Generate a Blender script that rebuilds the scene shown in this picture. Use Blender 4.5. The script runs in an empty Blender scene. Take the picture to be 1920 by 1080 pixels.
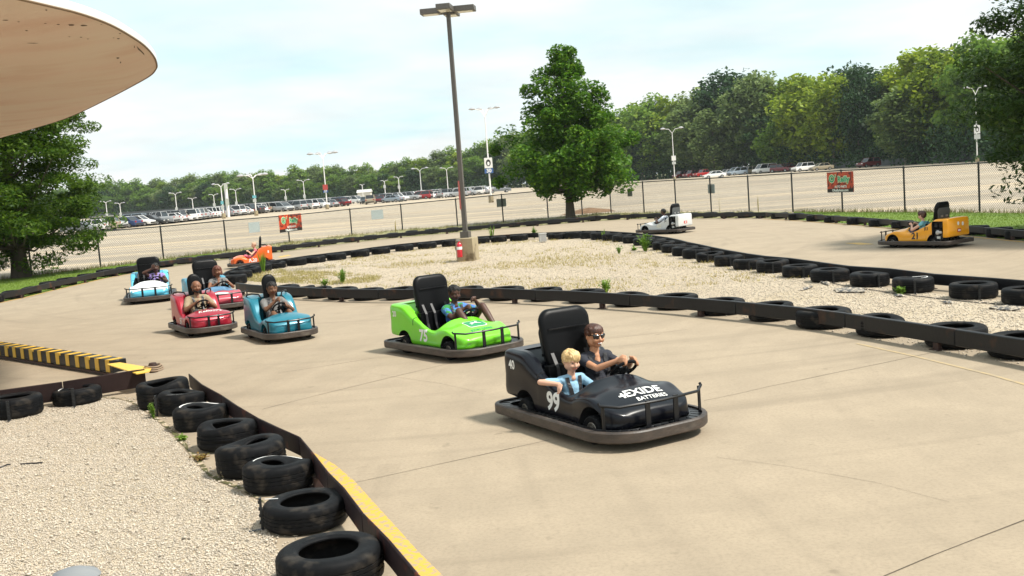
import bpy, bmesh, math, random
import numpy as np
from mathutils import Vector, Matrix
from mathutils.bvhtree import BVHTree
R_ = math.radians
random.seed(7); rng = np.random.default_rng(7)
sc = bpy.context.scene
C = sc.collection

# ------------------------------------------------------------------ camera
FPX = 1950.0; PITCH = R_(5.84); ROLL = R_(4.25); CAMH = 2.4
_f = np.array([0, math.cos(PITCH), -math.sin(PITCH)]); _r = np.array([1., 0, 0]); _u = np.cross(_r, _f)
_c, _s = math.cos(ROLL), math.sin(ROLL)
CR = _c*_r - _s*_u; CU = _c*_u + _s*_r
cam = bpy.data.objects.new('camera', bpy.data.cameras.new('camera')); C.objects.link(cam)
cam.data.sensor_width = 36; cam.data.lens = FPX/1920*36; cam.data.clip_start = .1; cam.data.clip_end = 3000
cam.matrix_world = Matrix(((CR[0], CU[0], -_f[0], 0), (CR[1], CU[1], -_f[1], 0), (CR[2], CU[2], -_f[2], CAMH), (0, 0, 0, 1)))
sc.camera = cam
def ray(px, py): return (px-960)/FPX*CR - (py-540)/FPX*CU + _f
def G(px, py, z=0.):                    # the place on the level z seen at a spot of the photograph
    d = ray(px, py); t = (z-CAMH)/d[2]; return (d[0]*t, d[1]*t)
def AT(px, py, Y):
    d = ray(px, py); t = Y/d[1]; return (d[0]*t, Y, CAMH+d[2]*t)

# ------------------------------------------------------------------ world, sun, exposure
SUN_EL, SUN_AZ = 54, 108               # azimuth: degrees clockwise from +Y the light comes from
w = bpy.data.worlds.new('World'); sc.world = w; w.use_nodes = True
nt = w.node_tree; nt.nodes.clear()
def N(tree, typ, **kw):
    n = tree.nodes.new(typ)
    for k, v in kw.items(): setattr(n, k, v)
    return n
out = N(nt, 'ShaderNodeOutputWorld'); bg = N(nt, 'ShaderNodeBackground'); bg.inputs[1].default_value = .074
sky = N(nt, 'ShaderNodeTexSky', sky_type='NISHITA'); sky.sun_disc = False
sky.sun_elevation = R_(SUN_EL); sky.sun_rotation = R_(SUN_AZ); sky.dust_density = 2; sky.air_density = 1.0
tc = N(nt, 'ShaderNodeTexCoord'); sep = N(nt, 'ShaderNodeSeparateXYZ'); nt.links.new(tc.outputs['Generated'], sep.inputs[0])
ad = N(nt, 'ShaderNodeMath', operation='ADD'); ad.inputs[1].default_value = .12
ab = N(nt, 'ShaderNodeMath', operation='ABSOLUTE'); nt.links.new(sep.outputs[2], ab.inputs[0]); nt.links.new(ab.outputs[0], ad.inputs[0])
dx = N(nt, 'ShaderNodeMath', operation='DIVIDE'); dy = N(nt, 'ShaderNodeMath', operation='DIVIDE')
nt.links.new(sep.outputs[0], dx.inputs[0]); nt.links.new(ad.outputs[0], dx.inputs[1]); nt.links.new(sep.outputs[1], dy.inputs[0]); nt.links.new(ad.outputs[0], dy.inputs[1])
cx = N(nt, 'ShaderNodeCombineXYZ'); nt.links.new(dx.outputs[0], cx.inputs[0]); nt.links.new(dy.outputs[0], cx.inputs[1])
nz = N(nt, 'ShaderNodeTexNoise'); nz.inputs['Scale'].default_value = .9; nz.inputs['Detail'].default_value = 6; nz.inputs['Roughness'].default_value = .55
nt.links.new(cx.outputs[0], nz.inputs['Vector'])
rp = N(nt, 'ShaderNodeValToRGB'); rp.color_ramp.elements[0].position = .36; rp.color_ramp.elements[0].color = (.86, .86, .86, 1); rp.color_ramp.elements[1].position = .6
nt.links.new(nz.outputs[0], rp.inputs[0])
nz2 = N(nt, 'ShaderNodeTexNoise'); nz2.inputs['Scale'].default_value = .55; nz2.inputs['Detail'].default_value = 5; nt.links.new(cx.outputs[0], nz2.inputs['Vector'])
rp2 = N(nt, 'ShaderNodeValToRGB'); rp2.color_ramp.elements[0].position = .38; rp2.color_ramp.elements[0].color = (.72, .94, .97, 1); rp2.color_ramp.elements[1].position = .56; rp2.color_ramp.elements[1].color = (.97, 1, 1, 1); nt.links.new(nz2.outputs[0], rp2.inputs[0])
sc2 = N(nt, 'ShaderNodeVectorMath', operation='SCALE'); sc2.inputs['Scale'].default_value = 11.9; nt.links.new(rp2.outputs[0], sc2.inputs[0])
mx = N(nt, 'ShaderNodeMixRGB'); nt.links.new(rp.outputs[0], mx.inputs[0]); nt.links.new(sky.outputs[0], mx.inputs[1]); nt.links.new(sc2.outputs[0], mx.inputs[2])
nt.links.new(mx.outputs[0], bg.inputs[0]); nt.links.new(bg.outputs[0], out.inputs[0])
sun = bpy.data.lights.new('sun', 'SUN'); sun.energy = 4.8; sun.angle = R_(7); sun.color = (1, .95, .86)
so = bpy.data.objects.new('sun', sun); C.objects.link(so)
_d = Vector((math.sin(R_(SUN_AZ))*math.cos(R_(SUN_EL)), math.cos(R_(SUN_AZ))*math.cos(R_(SUN_EL)), math.sin(R_(SUN_EL))))
so.rotation_euler = _d.to_track_quat('Z', 'Y').to_euler()
vs = sc.view_settings; vs.view_transform = 'Standard'; vs.look = 'None'; vs.exposure = .32; vs.gamma = 1; vs.use_curve_mapping = False
sc.cycles.max_bounces = 6; sc.cycles.transparent_max_bounces = 8

# ------------------------------------------------------------------ materials
MATS = {}
def mat(name, col, rough=.6, metal=0., coat=0., noise=None, bump=None, col2=None, spec=None, island=0., scale3=None, trans=0., stain=None):
    """noise=(scale, amount) mixes col with col2; bump=(scale, distance); island = random tint per piece; stain=(scale,colour,lo,hi)"""
    if name in MATS: return MATS[name]
    m = bpy.data.materials.new(name); m.use_nodes = True; t = m.node_tree; b = t.nodes['Principled BSDF']
    b.inputs['Base Color'].default_value = (*col, 1); b.inputs['Roughness'].default_value = rough; b.inputs['Metallic'].default_value = metal
    if coat: b.inputs['Coat Weight'].default_value = coat; b.inputs['Coat Roughness'].default_value = .12
    if spec is not None: b.inputs['Specular IOR Level'].default_value = spec
    m.diffuse_color = (*col, 1)
    L = t.links; src = None
    co = N(t, 'ShaderNodeTexCoord'); mp = N(t, 'ShaderNodeMapping'); L.new(co.outputs['Object'], mp.inputs[0])
    if scale3: mp.inputs['Scale'].default_value = scale3
    if noise:
        n = N(t, 'ShaderNodeTexNoise'); n.inputs['Scale'].default_value = noise[0]; n.inputs['Detail'].default_value = 8; n.inputs['Roughness'].default_value = .62
        L.new(mp.outputs[0], n.inputs['Vector'])
        r = N(t, 'ShaderNodeMapRange'); r.inputs[1].default_value = .3; r.inputs[2].default_value = .7; r.inputs[3].default_value = 0; r.inputs[4].default_value = noise[1]
        L.new(n.outputs[0], r.inputs[0]); x = N(t, 'ShaderNodeMixRGB'); L.new(r.outputs[0], x.inputs[0])
        x.inputs[1].default_value = (*col, 1); x.inputs[2].default_value = (*(col2 or tuple(c*.6 for c in col)), 1); src = x.outputs[0]
    if stain:
        n = N(t, 'ShaderNodeTexNoise'); n.inputs['Scale'].default_value = stain[0]; n.inputs['Detail'].default_value = 5
        L.new(mp.outputs[0], n.inputs['Vector'])
        r = N(t, 'ShaderNodeMapRange'); r.inputs[1].default_value = stain[2]; r.inputs[2].default_value = stain[3]
        L.new(n.outputs[0], r.inputs[0]); x = N(t, 'ShaderNodeMixRGB'); L.new(r.outputs[0], x.inputs[0])
        if src: L.new(src, x.inputs[1])
        else: x.inputs[1].default_value = (*col, 1)
        x.inputs[2].default_value = (*stain[1], 1); src = x.outputs[0]
    if island:
        g = N(t, 'ShaderNodeNewGeometry'); r = N(t, 'ShaderNodeMapRange'); r.inputs[3].default_value = 1-island; r.inputs[4].default_value = 1+island
        L.new(g.outputs['Random Per Island'], r.inputs[0]); x = N(t, 'ShaderNodeVectorMath', operation='SCALE')
        if src: L.new(src, x.inputs[0])
        else: x.inputs[0].default_value = col
        L.new(r.outputs[0], x.inputs['Scale']); src = x.outputs[0]
    if src: L.new(src, b.inputs['Base Color'])
    if bump:
        n = N(t, 'ShaderNodeTexNoise'); n.inputs['Scale'].default_value = bump[0]; n.inputs['Detail'].default_value = 4
        L.new(mp.outputs[0], n.inputs['Vector']); u = N(t, 'ShaderNodeBump'); u.inputs['Distance'].default_value = bump[1]; u.inputs['Strength'].default_value = 1
        L.new(n.outputs[0], u.inputs['Height']); L.new(u.outputs[0], b.inputs['Normal'])
    if trans:
        tr = N(t, 'ShaderNodeBsdfTranslucent'); ms = N(t, 'ShaderNodeMixShader'); ms.inputs[0].default_value = trans
        if src: L.new(src, tr.inputs[0])
        else: tr.inputs[0].default_value = (*col, 1)
        o = t.nodes['Material Output']; L.new(b.outputs[0], ms.inputs[1]); L.new(tr.outputs[0], ms.inputs[2]); L.new(ms.outputs[0], o.inputs[0])
    MATS[name] = m; return m
def leafmat(name, a, b_, c_, trans=.25):
    m = mat(name, a, .55, trans=trans, spec=.3); t = m.node_tree; L = t.links
    g = N(t, 'ShaderNodeNewGeometry'); r = N(t, 'ShaderNodeValToRGB'); e = r.color_ramp
    e.elements[0].color = (*a, 1); e.elements[1].color = (*c_, 1); k = e.elements.new(.6); k.color = (*b_, 1)
    oi = N(t, 'ShaderNodeObjectInfo'); ma = N(t, 'ShaderNodeMath', operation='MULTIPLY_ADD'); ma.inputs[1].default_value = .35; ma.inputs[2].default_value = -.1
    L.new(oi.outputs['Random'], ma.inputs[0]); sm = N(t, 'ShaderNodeMath', operation='MULTIPLY_ADD'); sm.inputs[1].default_value = .7
    L.new(g.outputs['Random Per Island'], sm.inputs[0]); L.new(ma.outputs[0], sm.inputs[2]); L.new(sm.outputs[0], r.inputs[0])
    for n in t.nodes:
        if n.type == 'BSDF_PRINCIPLED': L.new(r.outputs[0], n.inputs['Base Color'])
        if n.type == 'BSDF_TRANSLUCENT': L.new(r.outputs[0], n.inputs[0])
    return m

# ------------------------------------------------------------------ mesh helpers
class MB:
    def __init__(s): s.v = []; s.f = []; s.m = []; s.mi = 0
    def add(s, vs_, fs):
        o = len(s.v); s.v += [tuple(map(float, p)) for p in vs_]; s.f += [tuple(i+o for i in f) for f in fs]; s.m += [s.mi]*len(fs)
    def box(s, c, d, rot=0, mat_=None):
        hx, hy, hz = d[0]/2, d[1]/2, d[2]/2
        p = [Vector((x, y, z)) for x in (-hx, hx) for y in (-hy, hy) for z in (-hz, hz)]
        if mat_ is not None: p = [mat_ @ q for q in p]
        elif rot:
            r = Matrix.Rotation(rot, 3, 'Z'); p = [r @ q for q in p]
        s.add([q+Vector(c) for q in p], [(0, 1, 3, 2), (4, 6, 7, 5), (0, 4, 5, 1), (2, 3, 7, 6), (0, 2, 6, 4), (1, 5, 7, 3)])
    def tube(s, pts, r, n=8, caps=True, closed=False):
        pts = [Vector(p) for p in pts]; k = len(pts); rs = r if hasattr(r, '__len__') else [r]*k; V = []; up = None
        for i, p in enumerate(pts):
            if closed: t = pts[(i+1) % k]-pts[i-1]
            else: t = (pts[min(i+1, k-1)]-pts[max(i-1, 0)])
            t.normalize()
            if up is None: up = Vector((0, 0, 1)) if abs(t.z) < .9 else Vector((1, 0, 0))
            a = t.cross(up); a.normalize(); b = a.cross(t); up = b
            V += [p+(a*math.cos(2*math.pi*j/n)+b*math.sin(2*math.pi*j/n))*rs[i] for j in range(n)]
        F = []
        for i in range(k if closed else k-1):
            i2 = (i+1) % k
            F += [(i*n+j, i*n+(j+1) % n, i2*n+(j+1) % n, i2*n+j) for j in range(n)]
        if caps and not closed: F += [tuple(range(n))[::-1], tuple((k-1)*n+j for j in range(n))]
        s.add(V, F)
    def lathe(s, prof, n=24, c=(0, 0, 0), axis='Z', closed=False):
        V = []; k = len(prof)
        for j in range(n):
            a = 2*math.pi*j/n; ca, sa = math.cos(a), math.sin(a)
            for r, h in prof:
                p = {'Z': (r*ca, r*sa, h), 'Y': (r*ca, h, r*sa), 'X': (h, r*ca, r*sa)}[axis]
                V.append((p[0]+c[0], p[1]+c[1], p[2]+c[2]))
        F = []
        for j in range(n):
            j2 = (j+1) % n
            for i in range(k if closed else k-1):
                i2 = (i+1) % k; F.append((j*k+i, j2*k+i, j2*k+i2, j*k+i2))
        s.add(V, F)
    def prism(s, poly, z0, z1, xf=None):
        n = len(poly); V = [(x, y, z0) for x, y in poly]+[(x, y, z1) for x, y in poly]
        if xf: V = [xf(Vector(p)) for p in V]
        s.add(V, [tuple(range(n))[::-1], tuple(range(n, 2*n))]+[(i, (i+1) % n, n+(i+1) % n, n+i) for i in range(n)])
    def sheet(s, poly, z): s.add([(x, y, z) for x, y in poly], [tuple(range(len(poly)))])
    def mesh(s, name, mats, smooth=40):
        me = bpy.data.meshes.new(name); me.from_pydata(s.v, [], s.f)
        for m in (mats if isinstance(mats, (list, tuple)) else [mats]): me.materials.append(m)
        me.polygons.foreach_set('material_index', s.m); finish(me, smooth); return me
    def build(s, name, mats, parent=None, smooth=40): return link(name, s.mesh(name, mats, smooth), parent)
def finish(me, smooth=40, fixn=True):
    if fixn and len(me.polygons) < 60000:
        bm = bmesh.new(); bm.from_mesh(me); bmesh.ops.recalc_face_normals(bm, faces=bm.faces); bm.to_mesh(me); bm.free()
    if smooth:
        me.polygons.foreach_set('use_smooth', [True]*len(me.polygons)); me.set_sharp_from_angle(angle=R_(smooth))
    me.update()
def link(name, me, parent=None):
    o = bpy.data.objects.new(name, me); C.objects.link(o)
    if parent is not None: o.parent = parent
    return o
def tag(o, label=None, cat=None, group=None, kind=None):
    if label: o['label'] = label
    if cat: o['category'] = cat
    if group: o['group'] = group
    if kind: o['kind'] = kind
    return o
def thing(name, label, cat, loc=(0, 0, 0), rz=0, group=None):
    o = bpy.data.objects.new(name, None); C.objects.link(o); o.location = loc; o.rotation_euler = (0, 0, rz); o.empty_display_size = .2
    return tag(o, label, cat, group)
def struct(o): o['kind'] = 'structure'; return o
def copy_tree(o, parent=None):
    c = o.copy(); C.objects.link(c)
    if parent is not None: c.parent = parent
    for ch in [x for x in ALLCH.get(o.name, o.children)]: copy_tree(ch, c)
    return c
ALLCH = {}
def bigmesh(name, verts, faces, m, smooth=False):
    """verts Nx3, faces MxK arrays"""
    me = bpy.data.meshes.new(name); nv, nf, k = len(verts), len(faces), faces.shape[1]
    me.vertices.add(nv); me.vertices.foreach_set('co', verts.astype(np.float32).ravel())
    me.loops.add(nf*k); me.loops.foreach_set('vertex_index', faces.astype(np.int32).ravel())
    me.polygons.add(nf); me.polygons.foreach_set('loop_start', np.arange(0, nf*k, k, dtype=np.int32))
    try: me.polygons.foreach_set('loop_total', np.full(nf, k, dtype=np.int32))
    except Exception: pass
    me.update(calc_edges=True)
    for q in (m if isinstance(m, (list, tuple)) else [m]): me.materials.append(q)
    if smooth: me.polygons.foreach_set('use_smooth', [True]*nf)
    return me
def inpoly(P, poly):
    x, y = P[:, 0], P[:, 1]; ins = np.zeros(len(P), bool); n = len(poly); j = n-1
    for i in range(n):
        xi, yi = poly[i]; xj, yj = poly[j]
        c = ((yi > y) != (yj > y)) & (x < (xj-xi)*(y-yi)/(yj-yi+1e-12)+xi); ins ^= c; j = i
    return ins
def catmull(pts, sub):
    P = np.array(pts, float); n = len(P); out = []
    for i in range(n-1):
        p0, p1, p2, p3 = P[max(i-1, 0)], P[i], P[i+1], P[min(i+2, n-1)]
        for k in range(sub):
            t = k/sub; out.append(.5*((2*p1)+(-p0+p2)*t+(2*p0-5*p1+4*p2-p3)*t*t+(-p0+3*p1-3*p2+p3)*t**3))
    out.append(P[-1]); return np.array(out)
def path_pts(P, step, start=0.):
    P = [Vector((*p, 0)) if len(p) == 2 else Vector(p) for p in P]; out = []; d = start; acc = 0
    for a, b in zip(P[:-1], P[1:]):
        L = (b-a).length
        while d <= acc+L:
            t = (d-acc)/L; out.append((a.lerp(b, t), (b-a).normalized())); d += step
        acc += L
    return out
def bool_op(o, cutters, op='DIFFERENCE'):
    for c in cutters:
        m = o.modifiers.new('b', 'BOOLEAN'); m.object = c; m.operation = op; m.solver = 'EXACT'
    bpy.context.view_layer.update()
    dg = bpy.context.evaluated_depsgraph_get(); me = bpy.data.meshes.new_from_object(o.evaluated_get(dg))
    for c in cutters: bpy.data.objects.remove(c)
    return me
_TX = {}
def text_mesh(s, size=1., bold=0., shear=0., align='CENTER', spacing=1., raw=False):
    key = (s, bold, shear, align, spacing)
    if key not in _TX:
        cu = bpy.data.curves.new('t', 'FONT'); cu.body = s; cu.size = 1; cu.offset = bold; cu.shear = shear; cu.align_x = align; cu.align_y = 'CENTER'; cu.space_character = spacing; cu.resolution_u = 4
        o = bpy.data.objects.new('t', cu); C.objects.link(o); bpy.context.view_layer.update()
        me = bpy.data.meshes.new_from_object(o.evaluated_get(bpy.context.evaluated_depsgraph_get()))
        _TX[key] = ([tuple(v.co) for v in me.vertices], [tuple(p.vertices) for p in me.polygons])
        bpy.data.objects.remove(o); bpy.data.curves.remove(cu); bpy.data.meshes.remove(me)
    v, f = _TX[key]; return [(a*size, b*size, 0) for a, b, c in v], f
def decal(name, vf, bvh, O, U, V, m, parent, off=.004, flipsafe=True, maxe=.03):
    """drape a flat shape (u,v) over a surface: O origin in front of it, U,V axes"""
    U = Vector(U).normalized(); V = Vector(V).normalized(); Nn = U.cross(V).normalized(); O = Vector(O)
    bm = bmesh.new(); vs_ = [bm.verts.new(v) for v in vf[0]]
    for f in vf[1]:
        try: bm.faces.new([vs_[i] for i in f])
        except ValueError: pass
    bmesh.ops.triangulate(bm, faces=bm.faces)
    for _ in range(4):
        E_ = [e for e in bm.edges if e.calc_length() > maxe]
        if not E_: break
        bmesh.ops.subdivide_edges(bm, edges=E_, cuts=1); bmesh.ops.triangulate(bm, faces=bm.faces)
    dead = []
    for v in bm.verts:
        p = O+U*v.co.x+V*v.co.y+Nn*.3; hit = bvh.ray_cast(p, -Nn, 1.)
        if hit[0] is None: dead.append(v)
        else: v.co = hit[0]+Nn*off
    bmesh.ops.delete(bm, geom=dead, context='VERTS')
    me = bpy.data.meshes.new(name); bm.to_mesh(me); bm.free(); me.materials.append(m)
    return link(name, me, parent)
def ordinal(i):
    L = 'first second third fourth fifth sixth seventh eighth ninth tenth eleventh twelfth thirteenth fourteenth fifteenth sixteenth seventeenth eighteenth nineteenth'.split()
    if i < 19: return L[i]
    t = ['twentieth', 'thirtieth', 'fortieth', 'fiftieth']; T = ['twenty', 'thirty', 'forty', 'fifty']; i += 1
    return t[i//10-2] if i % 10 == 0 else T[i//10-2]+'-'+L[i % 10-1]

# ------------------------------------------------------------------ palette
rubber = mat('tire_rubber', (.004, .0043, .005), .58, noise=(6, .8), col2=(.009, .0095, .011), bump=(60, .002), spec=.12, stain=(2.6, (.045, .038, .031), .54, .76))
blackpaint = mat('black_paint', (.005, .0055, .007), .35, spec=.4)
railmat = mat('rail_steel', (.005, .0055, .007), .42, noise=(1.6, .7), col2=(.011, .0105, .012), bump=(20, .002), spec=.3, stain=(2.6, (.06, .024, .012), .6, .74))
rustmat = mat('rust', (.045, .018, .011), .8, noise=(9, .7), col2=(.02, .012, .01))
darkmetal = mat('dark_metal', (.02, .021, .022), .45, metal=.3)
bumpermat = mat('bumper_rubber', (.075, .055, .043), .5, noise=(5, 1), col2=(.026, .022, .02), bump=(25, .003), scale3=(1, 1, 3), stain=(3, (.13, .11, .09), .6, .8))
silver = mat('bare_metal', (.5, .5, .5), .35, metal=.9)
vinyl = mat('black_vinyl', (.003, .0033, .004), .4, bump=(180, .0006), spec=.16)
yellowpaint = mat('yellow_paint', (.62, .37, .035), .6, noise=(7, .9), col2=(.45, .27, .09), bump=(40, .001))
wornyellow = mat('worn_yellow_paint', (.66, .36, .03), .8, noise=(5, 1), col2=(.55, .34, .08), stain=(22, (.36, .28, .18), .5, .58))
whitepaint = mat('white_paint', (.8, .8, .78), .5)
whitepole = mat('white_pole', (.78, .77, .75), .5)
brownpole = mat('brown_pole', (.10, .09, .078), .5, noise=(3, .5), col2=(.078, .07, .062))

# ------------------------------------------------------------------ ground
def concrete(name, base, dark, streak=1., far=False):
    m = mat(name, base, .85, spec=.25); t = m.node_tree; L = t.links; b = t.nodes['Principled BSDF']
    co = N(t, 'ShaderNodeTexCoord'); src = None
    def nz(scale, det, sc3=(1, 1, 1), rot=0):
        mp = N(t, 'ShaderNodeMapping'); mp.inputs['Scale'].default_value = sc3; mp.inputs['Rotation'].default_value = (0, 0, rot); L.new(co.outputs['Object'], mp.inputs[0])
        n = N(t, 'ShaderNodeTexNoise'); n.inputs['Scale'].default_value = scale; n.inputs['Detail'].default_value = det; n.inputs['Roughness'].default_value = .65; L.new(mp.outputs[0], n.inputs['Vector']); return n.outputs[0]
    def rng_(s, a, b1, c, d):
        r = N(t, 'ShaderNodeMapRange'); [setattr(r.inputs[i+1], 'default_value', v) for i, v in enumerate((a, b1, c, d))]; L.new(s, r.inputs[0]); return r.outputs[0]
    def mixc(f, a, col):
        x = N(t, 'ShaderNodeMixRGB'); L.new(f, x.inputs[0])
        if isinstance(a, tuple): x.inputs[1].default_value = (*a, 1)
        else: L.new(a, x.inputs[1])
        x.inputs[2].default_value = (*col, 1); return x.outputs[0]
    s = mixc(rng_(nz(.25, 6), .35, .68, 0, .6), base, dark)
    s = mixc(rng_(nz(1.3, 10), .40, .68, 0, .7), s, tuple(c*1.15 for c in base))
    s = mixc(rng_(nz(.6, 10), .5, .66, 0, .5), s, tuple(c*.82 for c in base)); s = mixc(rng_(nz(6, 6), .56, .72, 0, .55), s, tuple(c*.8 for c in base))
    s = mixc(rng_(nz(1.2, 6, (3.2, .16, 1), R_(35)), .58, .8, 0, .25*streak), s, tuple(c*.72 for c in base))
    s = mixc(rng_(nz(.9, 6, (.14, 3.5, 1), R_(12)), .56, .8, 0, .25*streak), s, tuple(c*.74 for c in base))
    s = mixc(rng_(nz(34, 4), .45, .7, 0, .5), s, tuple(c*.66 for c in base))
    if not far:
        # faint rubber marks following the curve of the lane
        for cx0, cy0, k_ in ((-1.5, 34., .42), (14., 9., .26)):
            sb = N(t, 'ShaderNodeVectorMath', operation='SUBTRACT'); sb.inputs[1].default_value = (cx0, cy0, 0); L.new(co.outputs['Object'], sb.inputs[0])
            ln = N(t, 'ShaderNodeVectorMath', operation='LENGTH'); L.new(sb.outputs[0], ln.inputs[0]); sx_ = N(t, 'ShaderNodeSeparateXYZ'); L.new(sb.outputs[0], sx_.inputs[0])
            an = N(t, 'ShaderNodeMath', operation='ARCTAN2'); L.new(sx_.outputs[1], an.inputs[0]); L.new(sx_.outputs[0], an.inputs[1])
            cb_ = N(t, 'ShaderNodeCombineXYZ'); L.new(ln.outputs['Value'], cb_.inputs[0]); L.new(an.outputs[0], cb_.inputs[1])
            n = N(t, 'ShaderNodeTexNoise'); n.inputs['Scale'].default_value = 2.6; n.inputs['Detail'].default_value = 5; L.new(cb_.outputs[0], n.inputs['Vector'])
            s = mixc(rng_(n.outputs[0], .54, .72, 0, k_), s, tuple(c*.62 for c in base))
        s = mixc(rng_(nz(3.2, 3), .66, .74, 0, .45), s, (.16, .13, .09))
    if far:
        s = mixc(rng_(nz(.11, 5, (.12, 1, 1), R_(-7)), .44, .58, 0, .8), s, tuple(c*.66 for c in base)); s = mixc(rng_(nz(.35, 5, (.08, 1, 1), R_(4)), .5, .62, 0, .75), s, (.60, .47, .31)); s = mixc(rng_(nz(.5, 4, (.06, 1.6, 1), R_(-3)), .54, .62, 0, .75), s, (.27, .24, .19))
    L.new(s, b.inputs['Base Color'])
    u = N(t, 'ShaderNodeBump'); u.inputs['Distance'].default_value = .002; L.new(nz(70, 3), u.inputs['Height']); L.new(u.outputs[0], b.inputs['Normal'])
    return m
lotmat = concrete('lot_concrete', (.43, .365, .28), (.37, .32, .25), .9, True)
trackmat = concrete('track_concrete', (.338, .274, .197), (.275, .225, .163), .8)
jointmat = mat('joint_filler', (.05, .04, .03), .9, noise=(3, .6), col2=(.2, .15, .1))
grassmat = mat('lawn', (.16, .23, .03), .9, noise=(1.5, .9), col2=(.09, .16, .02), bump=(30, .02))
def gravelmat(name, a, b1, c1, sc_=38):
    m = mat(name, a, .95, spec=.1); t = m.node_tree; L = t.links; b = t.nodes['Principled BSDF']
    co = N(t, 'ShaderNodeTexCoord'); v = N(t, 'ShaderNodeTexVoronoi'); v.inputs['Scale'].default_value = sc_; L.new(co.outputs['Object'], v.inputs['Vector'])
    sp = N(t, 'ShaderNodeSeparateColor'); L.new(v.outputs['Color'], sp.inputs[0]); r = N(t, 'ShaderNodeValToRGB')
    r.color_ramp.elements[0].color = (*b1, 1); r.color_ramp.elements[1].color = (*c1, 1); e = r.color_ramp.elements.new(.45); e.color = (*a, 1)
    L.new(sp.outputs[0], r.inputs[0])
    n = N(t, 'ShaderNodeTexNoise'); n.inputs['Scale'].default_value = .7; n.inputs['Detail'].default_value = 8; L.new(co.outputs['Object'], n.inputs['Vector'])
    mr = N(t, 'ShaderNodeMapRange'); mr.inputs[1].default_value = .5; mr.inputs[2].default_value = .75; mr.inputs[4].default_value = .45; L.new(n.outputs[0], mr.inputs[0])
    x = N(t, 'ShaderNodeMixRGB'); L.new(mr.outputs[0], x.inputs[0]); L.new(r.outputs[0], x.inputs[1]); x.inputs[2].default_value = (a[0]*.82, a[1]*.78, a[2]*.62, 1); L.new(x.outputs[0], b.inputs['Base Color'])
    u = N(t, 'ShaderNodeBump'); u.inputs['Distance'].default_value = .02; u.invert = True; L.new(v.outputs['Distance'], u.inputs['Height']); L.new(u.outputs[0], b.inputs['Normal'])
    return m
gravelm = gravelmat('gravel_bed', (.55, .46, .34), (.38, .30, .21), (.66, .58, .46), 60)
stonem = mat('gravel_stone', (.53, .47, .385), .9, island=.24, noise=(3, .5), col2=(.45, .37, .29), spec=.15)

def grid_sheet(name, poly, z, m, step=None, amp=0.):
    mb = MB(); mb.sheet(poly, z); o = mb.build(name, m, smooth=0); return struct(o)
mb = MB(); mb.sheet([(-480, -35), (480, -35), (480, 755), (-480, 755)], -.012); struct(mb.build('ground', mat('dry_ground', (.2, .2, .09), .95, noise=(.05, .8), col2=(.11, .13, .05)), smooth=0))
mb = MB(); mb.sheet([(-420, 20), (420, 20), (420, 100), (210, 190), (130, 255), (60, 300), (0, 420), (-120, 520), (-420, 520)], -.008); struct(mb.build('parking_lot', lotmat, smooth=0))

RAIL_OUT = [(-160, 590), (-80, 572), (0, 556), (50, 546), (100, 534), (150, 523), (200, 512), (250, 503.5), (300, 495), (350, 488), (400, 482), (460, 474), (539, 464), (620, 453.5), (660, 449), (735, 441), (809, 434.5), (891, 427), (964, 421), (1039, 415), (1116, 409), (1188, 405), (1260, 403.5), (1335, 403), (1432, 402), (1500, 405), (1560, 409), (1607, 412), (1679, 418), (1760, 425), (1838, 432), (1920, 439), (2040, 449)]
ROUT = [G(x, y, .17) for x, y in RAIL_OUT]
FENCE = [(-230, 556, 0), (-90, 537, 0), (60, 517, 452), (189, 502, 434), (307, 487, 424.5), (425, 471, 413.5), (543, 454, 404), (660, 441, 392), (755, 431, 383), (858, 424, 373), (944, 417, 364.5), (1028, 409, 357), (1092, 403, 352), (1146, 399, 346.5), (1208, 399, 341), (1268, 398, 337.5), (1334, 397.5, 334), (1405, 397, 330), (1487, 397.5, 325), (1580, 398, 319.5), (1697, 398, 313.5), (1837, 399, 305.5), (1990, 401, 296), (2180, 404, 284)]
FB = [G(x, y, 0) for x, y, _ in FENCE]
track_poly = [(p[0], p[1]+.25) for p in ROUT]+[(30, 26), (30, -20), (-40, -20), (-40, 30)]
struct(grid_sheet('track', track_poly, 0, trackmat))
# lawns between the outer rail and the fence
il = [i for i, p in enumerate(RAIL_OUT) if p[0] <= 300]; lawn = [(ROUT[i][0], ROUT[i][1]+.35) for i in il]+[(FB[i][0], FB[i][1]-.1) for i in (5, 4, 3, 2, 1, 0)]
struct(grid_sheet('lawn', lawn, .006, grassmat)); LAWN_L = lawn
ir = [i for i, p in enumerate(RAIL_OUT) if p[0] >= 1500]; lawn2 = [(ROUT[i][0], ROUT[i][1]+.35) for i in ir]+[(FB[i][0], FB[i][1]-.1) for i in (23, 22, 21, 20, 19, 18)]
struct(grid_sheet('lawn', lawn2, .006, grassmat)); LAWN_R = lawn2
im = [i for i, p in enumerate(RAIL_OUT) if 300 <= p[0] <= 1500]; verge = [(ROUT[i][0], ROUT[i][1]+.35) for i in im]+[(FB[i][0], FB[i][1]+.3) for i in range(18, 3, -1)]
struct(grid_sheet('verge', verge, .003, mat('verge_dirt', (.3, .25, .14), .95, noise=(1.2, .9), col2=(.14, .17, .05))))

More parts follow.
